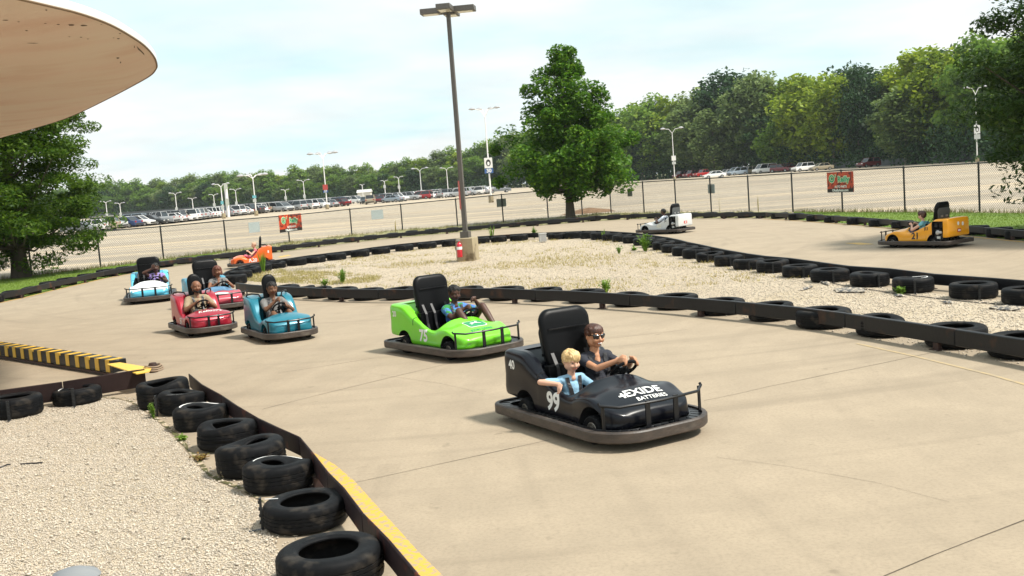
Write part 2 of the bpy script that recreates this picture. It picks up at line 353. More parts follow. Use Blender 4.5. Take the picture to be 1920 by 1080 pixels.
ISL_T = [(441, 524), (452, 515), (468, 508), (489, 502), (516, 496.5), (556, 491), (591, 486), (631, 481), (675, 475.5), (714, 470), (758, 464.5), (801, 460), (843, 456), (901, 450.5), (935, 448), (973, 445.5), (1044, 442.5), (1075, 441), (1103, 441), (1126, 442.5), (1148, 444), (1167, 446), (1188, 448.5), (1208, 452), (1227, 455.5), (1245, 460), (1264, 464.7), (1285, 470), (1306, 475), (1332, 481), (1366, 488), (1404, 494), (1449, 499), (1500, 507), (1557, 515), (1631, 522.5), (1712, 533), (1825, 543), (1925, 553), (2050, 566)]
ISL_B = [(450, 531), (500, 534), (532, 535), (563, 537.5), (599, 539.6), (643, 541), (691, 542), (750, 541), (812, 540), (877, 540), (949, 540), (1023, 541), (1098, 544), (1185, 549), (1268, 553), (1352, 561), (1445, 571), (1544, 582), (1652, 596), (1792, 613), (1915, 630), (2060, 655)]
WT = [G(x, y, .13) for x, y in ISL_T]; WB = [G(x, y, .2) for x, y in ISL_B]
isl = WT+WB[::-1]
mb = MB(); mb.sheet(isl, .004)
me = mb.mesh('infield_gravel', gravelm, 0); o = link('infield_gravel', me); struct(o)
FGp = [(-160, 800), (-60, 786), (0, 777), (60, 771), (120, 755), (190, 748), (235, 753), (262, 768), (298, 795), (335, 832), (372, 878), (405, 905), (450, 925), (492, 948), (505, 1000), (560, 1120), (700, 1500), (-900, 1500), (-500, 900)]
FGW = [G(x, y) for x, y in FGp]
struct(grid_sheet('gravel_apron', FGW, .004, gravelm))

# dark control joints cut in the track slabs
JO = [[(668, 905), (1030, 825)], [(1320, 752), (1500, 713), (1770, 657)], [(1655, 1080), (1925, 974)], [(490, 768), (600, 740), (900, 668)], [(690, 700), (830, 720), (905, 738)], [(0, 706), (90, 716)],
      [(1345, 858), (1480, 875), (1640, 905), (1780, 942)], [(0, 640), (200, 617), (330, 600)], [(455, 600), (640, 560)], [(985, 640), (1000, 640)], [(806, 452), (818, 432)], [(1560, 470), (1640, 458), (1660, 455)], [(520, 700), (700, 672)], [(1100, 640), (1290, 618)]]
j0 = thing('expansion_joint', 'thin dark straight joints crossing the beige track slabs', 'joint'); j0['kind'] = 'structure'
for L_ in JO:
    P_ = [Vector((*G(*p), .0035)) for p in L_]; Q = []; crack = L_[0][0] in (1345, 690, 455, 0)
    for a, b in zip(P_[:-1], P_[1:]):
        k = max(2, int((b-a).length/.35))
        for i in range(k): q = a.lerp(b, i/k); Q.append(q+Vector((random.gauss(0, .006), random.gauss(0, .006), 0)))
    Q.append(P_[-1]); mb = MB(); wd = .0014 if crack else .0036
    for i in range(len(Q)-1):
        t = (Q[i+1]-Q[i]).normalized(); n_ = Vector((-t.y, t.x, 0))*wd*(.7+.6*random.random())
        mb.add([Q[i]-n_, Q[i]+n_, Q[i+1]+n_, Q[i+1]-n_], [(0, 1, 2, 3)])
    mb.build('joint', jointmat, j0, 0)

# painted lines on the track
fadedy = mat('faded_yellow', (.42, .31, .15), .85, noise=(8, 1), col2=(.36, .28, .18), stain=(9, (.33, .26, .17), .48, .6))
def ribbon(name, P, w0, z, m, side=1):
    mb = MB(); n = len(P); V = []
    for i, p in enumerate(P):
        a = Vector(P[max(i-1, 0)]); b = Vector(P[min(i+1, n-1)]); t = (b-a).normalized(); nn = Vector((-t.y, t.x))*side
        ww = w0[i] if hasattr(w0, '__len__') else w0; V += [(p[0], p[1], z), (p[0]+nn.x*ww, p[1]+nn.y*ww, z)]
    mb.add(V, [(2*i, 2*i+1, 2*i+3, 2*i+2) for i in range(n-1)]); o = mb.build(name, m, None, 0); return struct(o)
ribbon('painted_line', [(p[0], p[1]-.42) for p in ROUT[0:9]], .1, .0035, wornyellow, -1)
ribbon('painted_line', [(p[0]-.1, p[1]-.5) for p in ROUT[24:]], .1, .0035, wornyellow, -1)
ca = [G(x, y) for x, y in [(574, 848), (598, 874), (628, 906), (662, 942), (700, 985), (740, 1034), (778, 1082), (830, 1150)]]
cb = [G(x, y) for x, y in [(586, 848), (628, 872), (664, 902), (702, 944), (742, 988), (785, 1036), (832, 1082), (900, 1150)]]
mb = MB(); mb.sheet(ca+cb[::-1], .004); struct(mb.build('painted_line', wornyellow, smooth=0))
for q in ([(1584, 456), (1612, 459), (1640, 458), (1612, 455)], [(520, 482), (540, 478), (546, 479), (526, 483)]):
    mb = MB(); mb.sheet([G(x, y) for x, y in q], .004); struct(mb.build('painted_line', yellowpaint, smooth=0))
ribbon('painted_line', [G(x, y) for x, y in [(1610, 644), (1660, 655), (1720, 668), (1790, 685), (1860, 702), (1930, 722)]], .05, .0035, fadedy, -1)

soil = mat('soil_edge', (.07, .05, .025), .95, noise=(9, 1), col2=(.10, .11, .03), stain=(7, (.4, .32, .22), .5, .55))
eb = catmull([G(x, y) for x, y in [(190, 746), (235, 751), (264, 766), (300, 793), (338, 830), (376, 876), (410, 903), (455, 923), (500, 948)]], 6)
ribbon('soil_strip', [(a+random.gauss(0, .008), b+random.gauss(0, .008)) for a, b in eb], [.01+.05*random.random() for _ in eb], .0065, soil, 1)
# loose stones
def stones(name, label, poly, n, s0, s1, z, clip=None):
    P = np.array(poly); lo, hi = P.min(0), P.max(0); pts = np.zeros((0, 2))
    while len(pts) < n:
        q = rng.uniform(lo, hi, (n*2, 2)); q = q[inpoly(q, poly)]
        if clip is not None: q = q[clip(q)]
        pts = np.vstack([pts, q])
        if len(q) == 0: break
    pts = pts[:n]; n = len(pts)
    base = np.array([[1, 0, 0], [0, 1, 0], [-1, 0, 0], [0, -1, 0], [.1, .1, .7], [0, 0, -.5]]); F = np.array([[0, 1, 4], [1, 2, 4], [2, 3, 4], [3, 0, 4], [1, 0, 5], [2, 1, 5], [3, 2, 5], [0, 3, 5]])
    s = rng.uniform(s0, s1, n)*rng.choice([.7, 1, 1, 1.3], n); a = rng.uniform(0, 6.28, n)
    V = base[None]*(1+rng.uniform(-.35, .35, (n, 6, 3))); V = V*np.stack([s, s*rng.uniform(.6, 1, n), s*rng.uniform(.6, .95, n)], 1)[:, None]
    ca_, sa_ = np.cos(a)[:, None], np.sin(a)[:, None]; X = V[..., 0]*ca_-V[..., 1]*sa_+pts[:, :1]; Y = V[..., 0]*sa_+V[..., 1]*ca_+pts[:, 1:2]; Z = V[..., 2]+z+s[:, None]*rng.uniform(.1, .5, (n, 1))
    V = np.stack([X, Y, Z], 2).reshape(-1, 3); F = (F[None]+6*np.arange(n)[:, None, None]).reshape(-1, 3)
    o = link(name, bigmesh(name, V, F, stonem)); return tag(o, label, 'gravel', kind='stuff')
def seen(q, ymin=3.8): return (q[:, 1] > ymin) & (q[:, 0]/q[:, 1] > -.62) & (q[:, 0]/q[:, 1] < .62)
stones('gravel', 'pale crushed stone covering the ground inside the near rail', FGW, 118000, .0045, .0105, .005, lambda q: seen(q))
stones('loose_gravel', 'larger scattered stones lying on the near gravel', FGW, 1500, .009, .017, .012, lambda q: seen(q))
stones('gravel', 'pale crushed stone covering the infield between the tire rows', isl, 70000, .008, .018, .006, lambda q: seen(q, 9) & (rng.uniform(0, 1, len(q)) < np.clip(22/q[:, 1], .15, 1)**1.5))
spill = [G(x, y) for x, y in [(190, 745), (250, 745), (300, 770), (345, 820), (410, 880), (470, 915), (520, 960), (560, 1000), (520, 1120), (480, 1000), (400, 910), (350, 860), (290, 795), (240, 758)]]
stones('loose_gravel', 'stray pale stones scattered on the concrete beside the near tires', spill, 420, .006, .014, .004)
sp2 = [G(x, y) for x, y in [(600, 556), (1100, 565), (1300, 585), (1500, 612), (1700, 650), (1915, 690), (1915, 660), (1700, 622), (1300, 572), (1000, 556)]]
stones('loose_gravel', 'stray pale stones along the foot of the rail beyond the karts', sp2, 900, .008, .018, .002)

# ------------------------------------------------------------------ grass
def blades(name, label, poly, n, h0, h1, wd, m, clip=None, lean=.4):
    P = np.array(poly); lo, hi = P.min(0), P.max(0); pts = np.zeros((0, 2)); it = 0
    while len(pts) < n and it < 40:
        q = rng.uniform(lo, hi, (n*3, 2)); q = q[inpoly(q, poly)]; it += 1
        if clip is not None: q = q[clip(q)]
        pts = np.vstack([pts, q])
    pts = pts[:n]; n = len(pts); h = rng.uniform(h0, h1, n); a = rng.uniform(0, 6.28, n); ln = rng.normal(0, lean, (n, 2))*h[:, None]
    V = np.zeros((n, 3, 3)); V[:, 0, 0] = pts[:, 0]-np.cos(a)*wd; V[:, 0, 1] = pts[:, 1]-np.sin(a)*wd; V[:, 1, 0] = pts[:, 0]+np.cos(a)*wd; V[:, 1, 1] = pts[:, 1]+np.sin(a)*wd
    V[:, 2, :2] = pts+ln; V[:, 2, 2] = h; V[:, :2, 2] = .0
    o = link(name, bigmesh(name, V.reshape(-1, 3), np.arange(3*n).reshape(-1, 3), m)); return tag(o, label, 'grass', kind='stuff')
lawnblade = leafmat('grass_blade', (.12, .2, .02), (.18, .27, .03), (.28, .34, .06), .35)
dryblade = leafmat('dry_grass', (.30, .27, .06), (.42, .33, .12), (.5, .42, .2), .3)
blades('grass', 'mown green grass under the left tree by the fence', LAWN_L, 30000, .02, .05, .012, lawnblade, lambda q: q[:, 0]/q[:, 1] > -.6)
blades('grass', 'mown green grass behind the yellow kart by the fence', LAWN_R, 26000, .02, .05, .012, lawnblade, lambda q: q[:, 0]/q[:, 1] < .6)
from mathutils import noise as mno
def nmask(thr, sc_=.5, yy=(0, 99)):
    def f(q): return np.array([mno.noise(Vector((p[0]*sc_, p[1]*sc_, 3.1)))*.6+mno.noise(Vector((p[0]*2.6, p[1]*2.6, 9)))*.5 > thr for p in q]) & (q[:, 1] > yy[0]) & (q[:, 1] < yy[1])
    return f
blades('dry_grass', 'thin yellow grass patches growing through the infield gravel', isl, 9000, .02, .10, .010, dryblade, nmask(.12, .35, (21, 60)), .8)
greeni = [G(x, y) for x, y in [(450, 527), (470, 512), (520, 506), (580, 510), (640, 512), (720, 520), (700, 530), (620, 535), (520, 531)]]
blades('grass', 'yellow green grass at the left tip of the infield', greeni, 5000, .03, .11, .011, leafmat('tip_grass', (.26, .24, .08), (.40, .34, .13), (.48, .41, .2), .3), nmask(-.12, .5), .6)
blades('verge_grass', 'straggly low weeds along the foot of the chain link fence', verge, 9000, .03, .22, .012, leafmat('verge_blade', (.1, .14, .03), (.24, .22, .08), (.34, .27, .13), .3), nmask(.05, .6), .5)
for nm, lst in (('l', LAWN_L), ('r', LAWN_R)):
    idx = (0, 6) if nm == 'l' else (18, 24); fb = FB[idx[0]:idx[1]]; strip = [(p[0], p[1]-.5) for p in fb]+[(p[0], p[1]+.3) for p in fb[::-1]]
    blades('tall_grass', 'uncut taller grass at the foot of the fence behind the '+('left tree' if nm == 'l' else 'yellow kart'), strip, 1600, .05, .26, .012, MATS['verge_blade'], None, .3)
def weed(px, py, h, spread, n, label, leafy=False, sz=.02, col=None):
    x, y = G(px, py); t = thing('weed', label, 'weed', (x, y, 0)); V = []; F = []
    st = MB()
    for i in range(n):
        a = random.uniform(0, 6.28); l = random.uniform(.5, 1)*h; sx, sy = math.cos(a)*spread*random.random(), math.sin(a)*spread*random.random()
        b0 = Vector((sx*.15, sy*.15, 0)); tip = Vector((sx, sy, l)); mid = b0.lerp(tip, .55)+Vector((0, 0, h*.1)); nn = Vector((-math.sin(a), math.cos(a), 0))*sz*.5
        st.add([b0-nn, b0+nn, mid+nn*.9, mid-nn*.9, tip], [(0, 1, 2, 3), (3, 2, 4)])
        if leafy:
            for k in range(5):
                c_ = b0.lerp(tip, random.uniform(.3, 1)); d = Vector((random.gauss(0, 1), random.gauss(0, 1), random.gauss(0, .5))).normalized(); e = d.cross(Vector((0, 0, 1))).normalized()*sz
                st.add([c_, c_+d*sz*1.3+e, c_+d*sz*2.6, c_+d*sz*1.3-e], [(0, 1, 2, 3)])
    st.build('leaves', col or leafmat('weed_leaf', (.10, .2, .02), (.17, .3, .03), (.26, .36, .06), .35), t, 0)
weed(1210, 472, .55, .25, 60, 'bushy bright green weed at the tire row on the far side of the infield', True, .03)
weed(1132, 452, .5, .12, 16, 'slender tall green weed in front of the far infield tires', False, .03)
weed(1161, 476, .28, .12, 26, 'small upright green weed on the infield gravel below the grey kart', True, .02)
weed(1189, 470, .1, .12, 20, 'tiny round green weed on the gravel beside the bushy one', True, .03)
weed(1137, 549, .3, .16, 40, 'green weed growing between two tires of the near infield rail', True, .022)
weed(1688, 553, .14, .1, 36, 'small bright round weed on gravel below the white striped tire', True, .028)
weed(494, 511, .75, .22, 34, 'tall green grass clump at the left tip of the infield', False, .035)
weed(643, 532, .45, .2, 30, 'green weed clump on the infield left of the lamp base', True, .025)
weed(609, 536, .2, .15, 20, 'low green weed just behind the near infield rail', True, .025)
weed(1002, 447, .5, .18, 40, 'green weed left of the grey utility box', True, .03)
weed(923, 452, .75, .25, 26, 'thin tall weed right of the concrete lamp base', False, .03)
weed(288, 785, .2, .05, 22, 'thin green weed rising from the edge of the near gravel', True, .011)
weed(341, 826, .06, .08, 30, 'small light green weed in the crack between gravel and concrete', True, .012)
weed(376, 862, .05, .1, 40, 'reddish low weed in the crack beside the fourth near tire', True, .012, leafmat('red_weed', (.14, .08, .02), (.2, .12, .03), (.2, .2, .04), .2))
weed(422, 898, .09, .08, 36, 'pale seeding weed against the foot of a near tire', True, .008, leafmat('pale_weed', (.4, .36, .2), (.4, .33, .2), (.3, .3, .1), .2))
weed(1350, 401, 1.2, .1, 5, 'single tall dry stalk in front of the small grey fence sign', False, .03, dryblade)
weed(1422, 401, 1.2, .1, 5, 'single tall dry stalk between two fence posts behind the grey kart', False, .03, dryblade)
weed(742, 436, .9, .1, 5, 'single tall dry stalk before the fence left of the lamp pole', False, .04, dryblade)

# ------------------------------------------------------------------ tires
TIRE = {}
def tire_mesh(kind):
    if kind in TIRE: return TIRE[kind]
    prof = [(.60, .04), (.62, .0), (.80, .0), (.93, .05), (.985, .15), (1, .26), (1, .34), (.975, .35), (.975, .375), (1, .385), (1, .49), (.975, .5), (.975, .52), (1, .53), (1, .63), (.975, .64), (.975, .665), (1, .675), (1, .76), (.985, .86), (.955, .92), (.935, .94), (.925, .955), (.86, .99), (.80, 1), (.70, .99), (.66, .995), (.60, .955), (.585, .92), (.60, .88), (.74, .84), (.88, .7), (.9, .5), (.88, .3), (.74, .16), (.60, .12)]
    n = 60; V = []; k = len(prof); a0 = kind*1.3; e = [.04, .30, .50, .12, .62, .40][kind % 6]; ell = [1, .95, .88, .98, .86, .93][kind % 6]; sag = [.02, .16, .30, .06, .34, .2][kind % 6]
    for j in range(n):
        a = 2*math.pi*j/n; da = (a-a0-math.pi/2+math.pi) % (2*math.pi)-math.pi; g = math.exp(-(da/.8)**2); sn = abs(math.sin(a-a0))**1.6
        for i, (r, h) in enumerate(prof):
            q = max(0, (1-r)/.4); top = h > .55 or (i > 28)
            wgt = 1 if h > .8 else (.45 if h > .4 else .15)
            r2 = r*(1-e*q*sn*wgt*(.55+.45*g)); r2 *= 1-.10*g*sag*3*(.6 if h < .5 else 1)
            z2 = h*(1-sag*(.25+.75*q)*g)+ (0.05*math.sin(2*(a-a0))*sag*h)
            tr = .978 if (r >= .985 and .2 < h < .9 and j % 2) else 1.0
            V.append((r2*tr*math.cos(a), r2*tr*math.sin(a)*ell, z2))
    F = []
    for j in range(n):
        j2 = (j+1) % n
        for i in range(k): F.append((j*k+i, j2*k+i, j2*k+(i+1) % k, j*k+(i+1) % k))
    me = bpy.data.meshes.new('tire'); me.from_pydata(V, [], F); me.materials.append(rubber); finish(me, 50); TIRE[kind] = me; return me
def stripe_mesh(kind, a0, a1, r0, r1):
    me = tire_mesh(kind); bvh = BVHTree.FromPolygons([v.co.copy() for v in me.vertices], [tuple(p.vertices) for p in me.polygons]); V = []; n = 26
    for j in range(n+1):
        a = a0+(a1-a0)*j/n
        for r in (r0, r1):
            h = bvh.ray_cast(Vector((r*math.cos(a), r*math.sin(a), 2)), Vector((0, 0, -1))); V.append((r*math.cos(a), r*math.sin(a), (h[0].z if h[0] else .95)+.012))
    m2 = bpy.data.meshes.new('whitewall'); m2.from_pydata(V, [], [(2*j, 2*j+1, 2*j+3, 2*j+2) for j in range(n)]); m2.materials.append(whitepaint); return m2
TI = 0
def tire(x, y, r, h, label, group, kind=None, strap=None, white=None, rot=None, letters=None):
    global TI; TI += 1; kind = (TI*7+TI//3) % 6 if kind is None else kind
    t = thing('tire', label, 'tire', (x, y, .004), random.uniform(0, 6.28) if rot is None else rot, group)
    c = link('tread', tire_mesh(kind), t); c.scale = (r, r, h)
    if white: s = link('whitewall', stripe_mesh(kind, *white), c)
    if letters:
        vf = text_mesh(letters, .09, 0, 0); V = []
        for a, b, _ in vf[0]:
            th = 1.9-a*1.15; rr = .80+b; V.append((rr*math.cos(th), rr*math.sin(th), 1.012))
        m2 = bpy.data.meshes.new('lettering'); m2.from_pydata(V, [], vf[1]); m2.materials.append(mat('chalk_letters', (.35, .35, .35), .7)); link('lettering', m2, c)
    if strap is not None:
        s = link('bracket', BRK, t); s.location = (math.cos(strap-t.rotation_euler.z)*(r+.012), math.sin(strap-t.rotation_euler.z)*(r+.012)*.97, 0); s.rotation_euler = (0, 0, strap-t.rotation_euler.z)
    return t
mb = MB(); mb.box((0, 0, .12), (.02, .035, .24)); mb.box((.045, 0, .004), (.11, .035, .008))
for z in (.06, .11, .16, .21): mb.box((.012, 0, z), (.012, .022, .02))
BRK = mb.mesh('bracket', darkmetal, 30)

def lab_tire(i, n, where): return '%s black tire from the left along the %s' % (ordinal(i), where)
# outer row, behind the rail
OT = [(-60, 563), (-20, 555), (19, 547), (54, 539), (90, 530), (122, 523.5), (160, 515), (197, 508), (232, 502.5), (267, 497), (305, 491), (345, 485), (383, 480), (425, 475), (467, 469), (503, 465), (539, 460), (578, 455), (617, 450), (656, 446), (694, 442), (735, 438), (771, 434), (809, 431), (848, 427.5), (891, 423.5), (927, 421), (964, 418), (998, 415.5), (1039, 412.5), (1076, 409.5), (1114, 406.5), (1151, 404), (1188, 402), (1226, 401), (1262, 400), (1297, 400), (1333, 399.5), (1365, 399.5), (1399, 399), (1432, 399), (1463, 400), (1495, 402), (1530, 404), (1562, 406), (1607, 409), (1650, 412), (1695, 415), (1835, 425), (1878, 429), (1914, 432)]
for i, (px, py) in enumerate(OT):
    x, y = G(px, py, .22); tire(x, y+.12, random.uniform(.33, .38), random.uniform(.22, .27), lab_tire(i, 0, 'outer rail below the fence'), 'tires behind the outer rail', kind=random.choice((0, 1, 3, 5)))
for i, (px, py) in enumerate(ISL_T[:-1]):
    x, y = G(px, py, .13); big = px > 1250
    tire(x, y, random.uniform(.35, .385), random.uniform(.23, .27), lab_tire(i, 0, 'far rail of the infield') if px != 1712 else 'black tire with a white sidewall stripe on the far infield rail', 'tires inside the far infield rail', strap=R_(-95+random.uniform(-20, 10)) if px > 1200 else None, kind=random.choice((0, 2, 1, 3, 5)) if px != 1712 else 1, white=(.4, 3., .62, .67) if px == 1712 else None)
for i, (px, py) in enumerate(ISL_B[2:-1]):
    x, y = G(px, py, .23); tire(x, y, random.uniform(.35, .40), random.uniform(.22, .26), lab_tire(i, 0, 'near rail of the infield'), 'tires behind the near infield rail', letters='RADIAL' if px in (1544, 1098) else None)
FT = [(26, 746, .38, .27, 'cut tall black tire at the left edge against the dark rail', 0, -80, None), (141, 731, .37, .22, 'low black tire with a white sidewall line beside the dark rail', 1, -75, (1.2, 3.4, .66, .70)),
      (303, 716, .385, .345, 'wide crushed black tire at the corner beside the yellow plate', 2, None, None), (339, 737, .36, .27, 'black tire with faint raised lettering, next to the corner tire', 2, -150, None),
      (375, 763, .37, .26, 'crushed black tire with broad white sidewall stripe, nearer the corner', 4, None, (.2, 2.9, .66, .73)), (421, 794, .37, .28, 'black tire with folded sidewall between the striped tire and the widest oval one', 4, None, None),
      (467, 829, .385, .30, 'black oval tire with a deep rounded hole, just beyond the second white striped tire', 5, None, None), (521, 866, .375, .25, 'black tire with thin white sidewall stripe, third from the bottom edge', 4, None, (.3, 2.8, .68, .71)),
      (570, 938, .385, .205, 'round black tire showing gravel through its open hole', 0, 195, None), (615, 1026, .41, .25, 'largest black tire at the bottom edge beside the yellow painted line', 3, None, None)]
for i, (px, py, r, h, lb, kd, st, wh) in enumerate(FT):
    x, y = G(px+1, py-7, h); o = tire(x, y, r*.815, h*.92, lb, 'tires inside the near rail', kind=kd, strap=R_(st) if st is not None else None, white=wh, rot=R_([10, 20, 25, 160, 30, 200, 40, 20, 70, 20][i]), letters='RADIAL TUBELESS' if i == 3 else None)
    if i == 8:
        s = MB(); s.box((-.065, .243, .196), (.007, .10, .004), R_(15)); s.build('chalk_mark', whitepaint, o)
    if i in (2, 4, 5, 6): o.rotation_euler = (R_(random.uniform(-3, 3)), R_(-2), o.rotation_euler.z)

# ------------------------------------------------------------------ rails
def barrier(label, P, z0=.09, z1=.29, th=.055, step=2.4, off=(0, 0), lip=False, skip=1, mats=None, seg=3):
    t = thing('steel_barrier', label, 'barrier'); P = [Vector((p[0]+off[0]+random.gauss(0, .010), p[1]+off[1]+random.gauss(0, .010), random.gauss(0, .004))) for p in P]
    i = 0
    while i < len(P)-1:
        j = min(i+seg, len(P)-1); pts = P[i:j+1]; mb = MB(); V = []; g = .004
        for k, p in enumerate(pts):
            a = P[max(i+k-1, 0)]; b = P[min(i+k+1, len(P)-1)]; d = (b-a).normalized(); n_ = Vector((-d.y, d.x, 0))*th/2
            e = d*g if k == 0 else (-d*g if k == len(pts)-1 else Vector())
            V += [p+e-n_+Vector((0, 0, z0)), p+e+n_+Vector((0, 0, z0)), p+e+n_+Vector((0, 0, z1)), p+e-n_+Vector((0, 0, z1))]
        F = [(0, 3, 2, 1), tuple(4*(len(pts)-1)+q for q in range(4))]
        for k in range(len(pts)-1):
            for q in range(4): F.append((4*k+q, 4*k+(q+1) % 4, 4*k+4+(q+1) % 4, 4*k+4+q))
        mb.add(V, F); o = mb.build('rail', mats or railmat, t, 30)
        md = o.modifiers.new('bev', 'BEVEL'); md.width = .008; md.segments = 1; md.limit_method = 'ANGLE'
        i = j
    for p, d in path_pts(P, step, .5):
        mb = MB(); mb.box((0, 0, z0/2), (.09, .07, z0), math.atan2(d.y, d.x)); mb.box((0, 0, .006), (.16, .14, .008), math.atan2(d.y, d.x)); q = mb.build('post', rustmat, t); q.location = p
    return t
barrier('long black steel rail curving along the outer edge below the fence', [(p[0], p[1]-.28) for p in ROUT], z0=.1, z1=.27, seg=2)
def offset(P, d):
    out = []
    for i, p in enumerate(P):
        a = Vector(P[max(i-1, 0)][:2]); b = Vector(P[min(i+1, len(P)-1)][:2]); t = (b-a).normalized(); out.append((p[0]-t.y*d, p[1]+t.x*d))
    return out
ipt = catmull(offset(WT, .44), 1)
barrier('black steel rail on the far side of the infield tires', [tuple(p) for p in ipt], z0=.08, z1=.27, seg=3)
RB = [(444, 537), (471, 541), (513, 544), (557, 546.5), (610, 549), (660, 550.5), (712, 551), (764, 551), (850, 549.5), (935, 550), (1004, 552.5), (1073, 555.5), (1185, 562), (1269, 568), (1382, 577.5), (1490, 588), (1590, 601), (1690, 616.5), (1790, 632.5), (1915, 653), (2060, 680)]
barrier('rust flecked black steel rail in front of the near infield tires', [G(x, y, .19) for x, y in RB], z0=.09, z1=.29, th=.07, seg=2)
yel = MB(); a = G(933, 549, .19); b = G(1002, 552, .19)
for u0, u1, hh in ((0, .93, .006), (.93, 1, .02)):
    p = Vector((*a, 0)).lerp(Vector((*b, 0)), (u0+u1)/2); d = Vector((b[0]-a[0], b[1]-a[1], 0)); yel.box((p.x, p.y-.055, .22), (d.length*(u1-u0), .01, hh*1.6), math.atan2(d.y, d.x))
tag(yel.build('painted_arrow', yellowpaint), 'thin yellow arrow painted on the near infield rail', 'marking')
R1 = [(-140, 770), (-60, 758), (54, 742), (120, 731.5), (187, 721), (250, 712), (274, 708.5)]
barrier('dark rusty steel rail at left running to the yellow plate', [G(x, y, .17) for x, y in R1], z0=.05, z1=.29, th=.02, seg=3, mats=mat('brown_rail', (.012, .007, .007), .6, spec=.15, noise=(3, .7), col2=(.035, .02, .018)))
R2 = [(352, 701), (380, 720), (415, 742), (447, 760), (485, 783), (522, 801), (558, 820), (582, 841), (616, 884), (647, 911), (685, 958), (727, 1009), (783, 1075), (850, 1160)]
barrier('nearest dark steel rail beside the large tires and yellow line', [G(x, y, .27) for x, y in R2], z0=.09, z1=.27, th=.018, seg=2, step=1.6, mats=mat('plum_rail', (.012, .009, .012), .5, spec=.15, noise=(4, .6), col2=(.05, .03, .03), stain=(6, (.1, .03, .02), .6, .7)))

# ------------------------------------------------------------------ striped swing arm
A0 = Vector((*G(-60, 662, .0), 0)); A1 = Vector((*G(213, 706, .0), 0)); d = (A1-A0); La = d.length; ang = math.atan2(d.y, d.x)
t = thing('barrier_arm', 'black box beam with yellow stripes lying across the track at left', 'barrier arm', tuple(A0), ang)
mb = MB(); mb.box((La/2, .11, .145), (La, .22, .18)); bm_o = mb.build('beam', blackpaint, t); md = bm_o.modifiers.new('b', 'BEVEL'); md.width = .008
x = .12; i = 0
while x < La-.05:
    mb = MB(); o1 = random.uniform(-.01, .01); mb.box((x+o1, -.003, .145), (.125, .006, .18)); mb.box((x+.03+o1, .10, .2375), (.12, .2, .005)); i += 1
    if i % 3 == 0: mb.box((x+.09, -.003, .217), (.05, .006, .035))
    mb.build('stripe', mat('stripe_paint', (.72, .42, .02), .5, noise=(8, .4), col2=(.5, .33, .1)), t, 0); x += .345
mb = MB(); mb.box((La/2, -.02, .035), (La, .05, .03)); mb.build('skid', rustmat, t)
for xx in (1.7, 3.4):
    mb = MB(); mb.lathe([(0, -.03), (.05, -.03), (.055, 0), (.05, .03), (0, .03)], 12, axis='Y'); q = mb.build('wheel', rubber, t); q.location = (xx, .1, .055)
pa = [Vector((*G(*p, .27), .27)) for p in ((200, 683), (225, 680), (284, 690), (280, 697), (256, 701))]
t2 = thing('cover_plate', 'flat yellow painted steel plate at the end of the striped arm', 'plate', (pa[0].x, pa[0].y, 0))
mb = MB(); mb.prism([(p.x-pa[0].x, p.y-pa[0].y) for p in pa], .262, .275); mb.build('plate', mat('bright_yellow', (.75, .48, .05), .5, noise=(5, .5), col2=(.6, .4, .12)), t2, 0)
x, y = G(288, 698, .2); t3 = thing('hinge_pin', 'rusty coiled hinge pin beside the yellow plate', 'hinge', (x, y, 0))
mb = MB(); mb.lathe([(0, .2), (.06, .2), (.06, .3), (.045, .33), (0, .335)], 16); mb.build('pin', rustmat, t3)
for z, r in ((.24, .13), (.265, .12), (.29, .10)):
    mb = MB(); mb.tube([(r*math.cos(a), r*math.sin(a), z+.008*math.sin(a*2)) for a in np.linspace(0, 6.28, 22)[:-1]], .012, 6, closed=True); mb.build('coil', mat('tan_rope', (.25, .18, .12), .8), t3)

